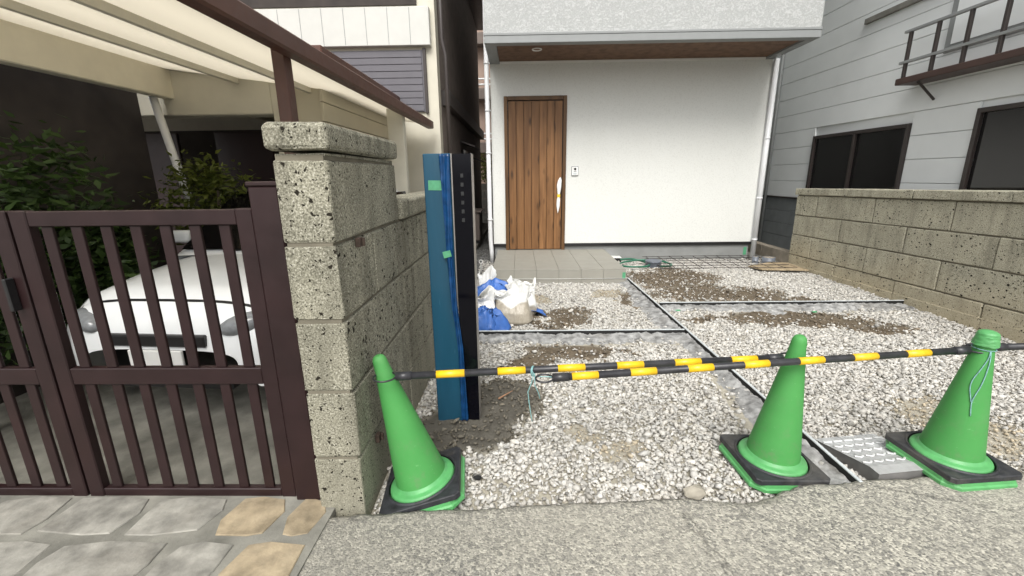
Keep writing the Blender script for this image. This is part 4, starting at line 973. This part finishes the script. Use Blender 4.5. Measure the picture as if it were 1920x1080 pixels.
# ------------------------------------------------------------------ shrubs
def shrub(name, label, loc, rx, ry, rz_, n, leaf, mat, seed, stems=4, z0=0.3, cat='shrub'):
    t = thing(name, label, cat, loc, 'garden shrubs behind the gate'); g = np.random.default_rng(seed)
    cl = g.normal(size=(26, 3)); cl /= np.linalg.norm(cl, axis=1)[:, None]; cl *= (g.random((26, 1))**0.45)
    which = g.integers(0, 26, n); off = g.normal(size=(n, 3))*0.20
    c = (cl[which]+off)*np.array([rx, ry, rz_]) + np.array([0, 0, z0+rz_]); c[:, 2] = np.maximum(c[:, 2], 0.05)
    Rm = rot_mats(n, g); sz = leaf*g.uniform(0.6, 1.3, n)
    base = np.array([[-0.9, 0, 0], [-0.2, 0.36, 0.06], [1.0, 0, -0.12], [-0.2, -0.36, 0.06]])
    V = np.einsum('nij,vj->nvi', Rm, base)*sz[:, None, None]; V[..., 2] *= 0.7; V += c[:, None, :]
    me = np_mesh(V.reshape(-1, 3), np.arange(n*4).reshape(n, 4)); at = me.attributes.new('tone', 'FLOAT', 'POINT')
    tn = np.clip(g.normal(0.45, 0.25, n)+ (cl[which][:, 2])*0.15, 0, 1); at.data.foreach_set('value', np.repeat(tn, 4).astype(np.float32))
    link('crown', me, mat, t)
    bm = bmesh.new()
    for i in range(stems):
        e = cl[g.integers(0, 26)]*np.array([rx, ry, rz_])*0.8 + np.array([0, 0, z0+rz_]); m_ = Vector(e)*0.5 + Vector((g.uniform(-.05, .05), g.uniform(-.05, .05), 0))
        tube_bm(bm, [(g.uniform(-.05, .05), g.uniform(-.05, .05), -0.05), m_, e], [0.018, 0.012, 0.005], 6)
    link('trunk', fin(bm, True), M['bark'], t); return t
shrub('garden_shrub', 'dark green leafy shrub close behind the far gate leaf', (-3.08, 2.15, 0.02), 0.26, 0.34, 0.52, 2600, 0.045, M['leafd'], 3, z0=0.25)
shrub('garden_shrub', 'tall dark shrub filling the corner under the carport roof', (-3.05, 3.0, 0.02), 0.28, 0.5, 0.62, 3000, 0.055, M['leafd'], 5, z0=0.3)
shrub('garden_shrub', 'yellow green shrub behind the white car', (-2.66, 3.86, 0.02), 0.50, 0.16, 0.34, 2000, 0.042, M['leafy'], 9, z0=0.85)

# ------------------------------------------------------------------ white car behind the gate
def car():
    t = thing('parked_car', 'white car parked nose-on behind the maroon gate', 'car', (-2.08, 2.30, 0.02))
    W = 0.72; cr0 = t.location.copy()
    # stations along the length: y, sill z, shoulder z, half width
    def loft(st, nseg=13, close_top=True):
        P = []
        for y, z0, z1, hw, rnd_ in st:
            row = []
            for k in range(nseg):
                s = -1 + 2*k/(nseg-1); ang = s*math.pi/2
                sx = math.copysign(abs(math.sin(ang))**(0.55), s)*hw
                zz = z0 + (z1-z0)*(abs(math.cos(ang))**rnd_)
                row.append((sx, y, zz))
            P.append(row)
        return np.array(P)
    st = [(0.00, 0.30, 0.46, W*0.66, 0.3), (0.02, 0.24, 0.56, W*0.80, 0.3), (0.08, 0.22, 0.68, W*0.92, 0.28), (0.22, 0.20, 0.76, W*0.98, 0.25), (0.55, 0.20, 0.81, W, 0.22), (0.95, 0.20, 0.85, W, 0.2), (1.15, 0.20, 0.87, W, 0.2), (2.2, 0.20, 0.90, W, 0.2), (3.2, 0.22, 0.90, W*0.97, 0.2), (3.36, 0.26, 0.82, W*0.92, 0.25), (3.40, 0.35, 0.65, W*0.8, 0.3)]
    link('body', grid_mesh(loft(st, 25)), M['carpaint'], t)
    cab = [(0.92, 0.80, 0.845, W*0.90, 0.2), (1.25, 0.80, 1.06, W*0.86, 0.22), (1.60, 0.80, 1.29, W*0.80, 0.2), (1.85, 0.80, 1.345, W*0.78, 0.2), (2.5, 0.80, 1.36, W*0.78, 0.2), (3.0, 0.80, 1.28, W*0.78, 0.2), (3.3, 0.80, 0.90, W*0.84, 0.2)]
    link('cabin', grid_mesh(loft(cab, 25)), M['carpaint'], t)
    # bonnet panel standing a few millimetres proud, with a dark shut line round it
    def panel(name, k, dz, y0, y1, mat):
        ys_ = np.linspace(y0, y1, 12); rows_ = []
        for y in ys_:
            zt = np.interp(y, [q[0] for q in st], [q[2] for q in st]); hw = np.interp(y, [q[0] for q in st], [q[3] for q in st])*k; z0_ = 0.2; rr2 = np.interp(y, [q[0] for q in st], [q[4] for q in st])
            row = []
            for x_ in np.linspace(-1, 1, 15):
                sx_ = min(abs(x_*k), 0.999); an = math.asin(sx_**(1/0.55)); row.append((x_*hw, y, z0_+(zt-z0_)*math.cos(an)**rr2 + dz))
            rows_.append(row)
        return link(name, grid_mesh(np.array(rows_)), mat, t)
    panel('bonnet_gap', 0.86, 0.002, 0.13, 0.93, M['black']); panel('bonnet', 0.84, 0.007, 0.142, 0.918, M['carpaint'])
    for x_ in (-0.25, 0.18): tube('wiper', [(cr0.x+x_, cr0.y+0.94, cr0.z+0.87), (cr0.x+x_+0.34, cr0.y+1.0, cr0.z+0.895)], 0.008, M['black'], t, 6)
    def pane(name, pts, mat):
        bm = bmesh.new(); bm.faces.new([bm.verts.new(p) for p in pts]); r = bmesh.ops.solidify(bm, geom=bm.faces[:], thickness=0.008); return link(name, fin(bm), mat, t)
    pane('windscreen', [(-0.60, 0.95, 0.885), (0.60, 0.95, 0.885), (0.53, 1.56, 1.295), (-0.53, 1.56, 1.295)], M['glass'])
    for sg in (-1, 1):
        pane('side_window', [(sg*0.655, 1.25, 0.93), (sg*0.655, 2.85, 0.93), (sg*0.60, 2.75, 1.25), (sg*0.60, 1.66, 1.25)], M['glass'])
        bm = bmesh.new(); bmesh.ops.create_uvsphere(bm, u_segments=16, v_segments=10, radius=1); bmesh.ops.scale(bm, vec=(0.15, 0.07, 0.062), verts=bm.verts)
        link('headlight', fin(bm, True), M['lamp'], t, (sg*0.50, 0.090, 0.60), (0, sg*-0.18, sg*0.5))
        o = link('mirror', None or (lambda b: (box_bm(b, -0.08, 0.08, -0.04, 0.04, -0.05, 0.05, 0.025, 2), fin(b, True))[1])(bmesh.new()), M['carpaint'], t, (sg*0.80, 1.20, 0.95))
        for y in (0.62, 2.75):
            wh = link('wheel', (lambda b: (lathe_bm(b, [(0.17, -0.075), (0.25, -0.085), (0.275, -0.06), (0.28, 0.0), (0.275, 0.06), (0.25, 0.085), (0.17, 0.075)], 32), fin(b, True))[1])(bmesh.new()), M['tyre'], t, (sg*0.655, y, 0.275), (0, math.pi/2, 0))
            link('rim', (lambda b: (lathe_bm(b, [(0.0, 0.05), (0.05, 0.06), (0.10, 0.03), (0.175, 0.055), (0.175, -0.055), (0.1, -0.03), (0.0, -0.05)], 24), fin(b, True))[1])(bmesh.new()), M['steel'], wh)
    box('grille', -2.08-0.30, -2.08+0.30, 2.30-0.012, 2.36, 0.50, 0.57, M['black'], t, 0.008); box('lower_intake', -2.08-0.42, -2.08+0.42, 2.295, 2.36, 0.24, 0.34, M['black'], t, 0.01)
    box('number_plate', -2.08-0.165, -2.08+0.165, 2.27, 2.288, 0.345, 0.485, M['white'], t, 0.004)
    return t
cr = car(); cr.rotation_euler = (0, 0, R(-4))

# ------------------------------------------------------------------ carport over the yard
cp = thing('carport', 'brown framed carport with translucent pale roof sheets beside the grey stone wall', 'carport', (-2.4, 3.8, 0))
CPX0, CPX1, CPY0, CPY1, CPZ = -3.1, -1.25, 1.35, 6.35, 2.10
bm = bmesh.new(); box_bm(bm, CPX1-0.02, CPX1+0.07, CPY0, CPY1, CPZ-0.04, CPZ+0.06, 0.012); o = link('gutter', fin(bm), M['carport'], cp); o.location = -cp.location
box('rear_beam', CPX0-0.07, CPX0+0.03, CPY0, CPY1, CPZ+0.02, CPZ+0.27, M['beam'], cp, 0.008)
for y in (1.9, 5.9): box('rear_post', CPX0-0.06, CPX0+0.02, y-0.04, y+0.04, -0.1, CPZ+0.019, M['carport'], cp, 0.006)
ns = 3; sw = (CPX1-CPX0)/ns
for i in range(ns):
    x0 = CPX0+i*sw; z0 = CPZ+0.26-(i/ns)*0.24; z1 = CPZ+0.26-((i+1)/ns)*0.24
    P = np.array([[[x0+0.012, y, z0+0.03*math.sin(0)], [x0+sw-0.012, y, z1]] for y in np.linspace(CPY0+0.03, CPY1-0.03, 12)])
    o = link('roof_sheet', grid_mesh(P, smooth=False), M['poly'], cp); o.location = -cp.location; o.modifiers.new('thick', 'SOLIDIFY').thickness = 0.004
for i in range(1, ns):
    x0 = CPX0+i*sw; z0 = CPZ+0.26-(i/ns)*0.24; box('rafter', x0-0.015, x0+0.015, CPY0, CPY1, z0-0.045, z0+0.012, M['creamtrim'], cp, 0.003)

box('post', CPX1-0.095, CPX1-0.022, 2.58, 2.66, -0.1, CPZ+0.05, M['carport'], cp, 0.006); box('post', CPX1-0.20, CPX1-0.022, 5.05, 5.15, -0.1, CPZ+0.05, M['creamtrim'], cp, 0.008)
# pale pole leaning under the carport
tag(tube('pole', [(-3.16, 4.0, 2.12), (-2.98, 4.0, 1.05), (-2.82, 4.0, 0.02)], 0.032, M['pvcw'], None, 12), 'pale pole leaning under the carport beside the white car', 'pole')

# ------------------------------------------------------------------ neighbour house on the left
nh = thing('neighbour_house', 'cream house with white balcony band and grey shutter behind the grey stone wall', 'house', (-3.5, 7.5, 0))
WX, WY = -1.75, 4.15                                     # one-storey wing
nb = 14
for i in range(nb):
    z = 0.1+i*0.165
    box('siding_board', WX-0.03, WX+rnd.uniform(-0.001, 0.001), WY, 6.49, z+0.003, z+0.162, M['cream'], nh, 0.004)
box('wing_core', WX-0.25, WX-0.032, WY+0.02, 6.49, -0.1, 2.42, M['cream'], nh)
box('corner_column', -2.20, WX-0.252, WY-0.02, WY+0.2, -0.1, 2.35, M['creamtrim'], nh, 0.006)
box('lintel_beam', -6.5, -2.201, WY-0.02, WY+0.18, 1.98, 2.36, M['creamtrim'], nh, 0.01)
box('dark_side_wall', -3.55, -3.40, 1.7, WY-0.021, -0.1, 3.4, M['darkwall'], nh)
box('dark_recess', -6.5, -2.201, WY+1.2, WY+1.3, -0.1, 1.979, M['darkwall'], nh); box('recess_floor', -6.5, -2.201, WY+0.19, WY+1.19, 0.10, 0.16, M['darkwall'], nh)
for x in (-5.2, -4.2, -3.2): box('brown_screen', x, x+0.6, WY+0.62, WY+0.66, 0.17, 1.9, M['gate'], nh, 0.005)
box('wing_roof', -6.6, WX+0.10, WY-0.15, 6.49, 2.43, 2.50, M['carport'], nh, 0.01)
# two-storey block
UX, UY = -1.12, 6.5
box('upper_front_wall', -6.5, UX, UY, UY+0.2, -0.1, 5.2, M['creamtrim'], nh)
box('balcony_band', -5.5, UX-0.06, UY-0.10, UY-0.001, 3.12, 3.58, M['whitepanel'], nh, 0.006)
for x in np.arange(-5.5, UX-0.2, 0.29): box('balcony_joint', x, x+0.006, UY-0.103, UY-0.1005, 3.13, 3.57, M['trim'], nh)
sh = box('roller_shutter', -3.0, -1.30, UY-0.03, UY-0.001, 2.30, 3.08, M['shutter'], nh)
for i in range(9): box('shutter_slat', -2.98, -1.32, UY-0.042, UY-0.031, 2.31+i*0.085, 2.31+i*0.085+0.078, M['shutter'], nh, 0.003)
box('shutter_frame', -1.299, -1.26, UY-0.05, UY-0.001, 2.28, 3.10, M['winframe'], nh, 0.003)
box('upper_window', -4.0, -1.35, UY-0.03, UY-0.001, 3.62, 4.6, M['darkwall'], nh); 
tube('downpipe', [(-1.03, UY-0.05, 5.2), (-1.03, UY-0.05, 3.2), (-0.99, UY-0.05, 3.0), (-0.99, UY-0.05, 0.0)], 0.03, M['winframe'], nh, 12)
box('alley_wall', UX-0.2, UX, UY+0.2, 13.0, -0.1, 5.2, M['alleywall'], nh)
box('eave', UX-0.1, UX+0.42, UY+0.1, 13.0, 5.2, 5.3, M['winframe'], nh)
for z in (1.62, 1.42): pass
for y, z in ((8.6, 1.98), (9.7, 1.76)):
    bm = bmesh.new(); v = [bm.verts.new(p) for p in ((UX, y, z+0.10), (UX, y+0.9, z+0.10), (UX+0.28, y+0.9, z), (UX+0.28, y, z), (UX, y, z+0.07), (UX, y+0.9, z+0.07), (UX+0.28, y+0.9, z-0.03), (UX+0.28, y, z-0.03))]
    for f in ((0, 1, 2, 3), (7, 6, 5, 4), (0, 3, 7, 4), (1, 5, 6, 2), (3, 2, 6, 7), (0, 4, 5, 1)): bm.faces.new([v[i] for i in f])
    o = link('window_awning', fin(bm), M['winframe'], nh); o.location = -nh.location
    box('alley_window', UX+0.001, UX+0.05, y+0.1, y+0.8, z-1.0, z-0.06, M['glass'], nh, 0.004)
box('alley_band', UX+0.001, UX+0.12, 6.75, 12.9, 2.42, 2.62, M['winframe'], nh)
box('alley_plinth', UX+0.001, UX+0.26, 6.8, 12.9, -0.1, 0.10, M['blockgrey'], nh, 0.01)
ac = thing('air_conditioner', 'grey air conditioner outdoor unit in the alley beside the new house', 'air conditioner', (UX+0.17, 9.1, 0.1))
box('casing', UX+0.02, UX+0.30, 8.8, 9.55, 0.16, 0.72, M['alleywall'], ac, 0.012)
for z in np.arange(0.22, 0.68, 0.05): box('grille_bar', UX+0.301, UX+0.309, 8.86, 9.4, z, z+0.018, M['black'], ac)
box('top_cover', UX+0.01, UX+0.34, 8.76, 9.6, 0.722, 0.75, M['alleywall'], ac, 0.004)
for y in (8.85, 9.4): box('foot', UX+0.03, UX+0.29, y, y+0.08, 0.102, 0.159, M['black'], ac)
sheet('alley_ground', UX-0.2, HX0+0.06, 6.0, 15.0, 0.0, M['alley'])
n_ = 2600; ax_ = nrg.uniform(-1.05, -0.40, n_); ay_ = nrg.uniform(5.98, 8.6, n_); ok = (ax_ < -0.46) | (ay_ < 7.4); ok &= ~((ax_ > PX0-0.02) & (ay_ > PY0-0.02)); ax_, ay_ = ax_[ok], ay_[ok]; n_ = len(ax_)
tt = np.clip(nrg.normal(0.15, 0.06, n_), 0.04, 0.35)[:, None]*np.array([[1, 1, 0.98]])
tag(link('alley_gravel', scatter(ax_, ay_, np.full(n_, 0.006), nrg.uniform(0.008, 0.017, n_), tt), M['stones']), 'dark grey gravel covering the narrow alley floor', 'gravel', kind='stuff')
# end of the alley: low block wall, greenery and a pink-beige house with railings
bw = thing('block_wall', 'low grey block wall closing the far end of the alley', 'wall', (-0.9, 13.4, 0))
for r_ in range(6):
    for i in range(4):
        x0 = -1.9+i*0.42+(0.21 if r_ % 2 else 0); box('block', x0, x0+0.41, 13.35, 13.47, -0.1+r_*0.22, -0.1+r_*0.22+0.21, M['blockgrey'], bw, 0.005)
shrub('hedge_plant', 'leafy green plant above the low block wall at the end of the alley', (-0.95, 13.9, 0.6), 0.5, 0.25, 0.5, 1200, 0.06, M['leafy'], 21, z0=0.5, cat='plant')
fh = thing('far_house', 'pink beige house with white balcony railings at the end of the alley', 'house', (-0.9, 15.5, 0))
box('wall', -3.0, 1.0, 15.0, 16.0, -0.1, 7.5, M['pinkwall'], fh)
for z in (2.15, 3.75, 5.3): box('balcony_slab', -2.5, 0.8, 14.6, 14.999, z, z+0.32, M['alleywall'], fh, 0.01)
for z in (2.15, 3.75, 5.3):
    for dz in (0.42, 0.58): tube('railing', [(-2.5, 14.62, z+dz), (0.8, 14.62, z+dz)], 0.025, M['pvcw'], fh, 8)
    for x in np.arange(-2.45, 0.8, 0.8): tube('railing_post', [(x, 14.64, z+0.32), (x, 14.64, z+0.6)], 0.016, M['pvcw'], fh, 8)

# ------------------------------------------------------------------ neighbour building on the right
rb = thing('neighbour_building', 'pale grey sided building with dark windows behind the ochre stone wall', 'building', (6.5, 7, 0))
BX = 5.0
wins = [(6.05, 7.85, 0.95, 1.96), (3.1, 5.12, 0.95, 2.02)]
zc = 0.98
box('core_wall', BX+0.03, BX+0.3, 1.5, 15, -0.1, 7.4, M['palesiding'], rb)
for i in range(22):
    z0 = zc + i*0.292; z1 = z0+0.286
    cuts = [(a-0.05, b+0.05) for a, b, c, d in wins if z0 < d+0.03 and z1 > c]
    segs = [1.5]; 
    for a, b in sorted(cuts): segs += [a, b]
    segs.append(15.0)
    for a, b in zip(segs[::2], segs[1::2]): box('siding_panel', BX, BX+0.028, a, b, z0, z1, M['palesiding'], rb, 0.004)
for i in range(4): box('lower_cladding', BX-0.004, BX+0.028, 1.5, 15, 0.02+i*0.235, 0.02+i*0.235+0.23, M['slate'], rb, 0.004)
box('band_course', BX-0.03, BX+0.0275, 1.5, 15, 0.961, 0.979, M['winframe'], rb)
for a, b, c, d in wins:
    wdw = box('window', BX+0.012, BX+0.028, a, b, c, d, M['glass'], rb)
    for y0, y1, z0, z1 in ((a-0.048, a, c, d+0.05), (b, b+0.048, c, d+0.05), (a+0.001, b-0.001, d, d+0.05), ((a+b)/2-0.02, (a+b)/2+0.02, c, d-0.001)): box('frame', BX-0.03, BX+0.0115, y0, y1, z0, z1, M['winframe'], wdw, 0.003)
# flower ledge with rails, upper windows, a cable duct
box('upper_ledge', BX-0.28, BX-0.001, 4.0, 6.05, 2.46, 2.535, M['ledge'], rb, 0.008)
for y in np.arange(4.1, 6.0, 0.37): box('ledge_post', BX-0.27, BX-0.235, y, y+0.035, 2.536, 3.05, M['winframe'], rb, 0.003)
for z in (2.70, 3.05): box('ledge_rail', BX-0.275, BX-0.23, 4.0, 6.05, z, z+0.03, M['trim'], rb, 0.003)
for y in (4.2, 5.75): 
    bm = bmesh.new(); tube_bm(bm, [(BX-0.01, y, 2.25), (BX-0.24, y, 2.455)], 0.014, 6); o = link('bracket', fin(bm), M['winframe'], rb); o.location = -rb.location
box('upper_window', BX-0.02, BX-0.001, 4.2, 5.75, 2.75, 3.9, M['trim'], rb, 0.004); box('upper_pane', BX-0.026, BX-0.0205, 4.28, 5.67, 2.83, 3.82, M['palesiding'], rb)
box('cable_duct', BX-0.05, BX-0.001, 5.6, 7.1, 3.46, 3.53, M['blockgrey'], rb, 0.004)
tube('downpipe', [(BX-0.05, 9.1, 6.0), (BX-0.05, 9.1, 0.0)], 0.028, M['trim'], rb, 10)
for y in (9.6, ): box('vent_hood', BX-0.10, BX-0.005, y, y+0.25, 1.3, 1.55, M['slate'], rb, 0.01)
lk = thing('low_kerb_wall', 'low weathered kerb wall behind the end of the ochre stone wall', 'wall', (4.3, 8, 0))
for a, b in zip([6.885, 7.7, 8.5, 9.3], [7.69, 8.49, 9.29, 10.5]): box('kerb_stone', 4.24, 4.38, a, b, -0.12, 0.20, M['beigeblk'], lk, 0.008)
for a, b in zip([3.96, 4.41, 4.9], [4.405, 4.895, 5.0-0.01]): 
    box('kerb_stone', a, b, 10.51, 10.66, -0.12, 0.24, M['beigeblk'], lk, 0.008)
sheet('side_passage', HX1-0.03, 5.0, 6.86, 15.0, 0.004, M['blockgrey'])
box_back = thing('back_fence', 'grey board fence closing the passage beside the pale grey building', 'fence', (4.4, 12, 0))
for i in range(7): box('board', 3.9, 4.99, 12.0, 12.04, 0.0+i*0.25, 0.245+i*0.25, M['slate'], box_back, 0.005)
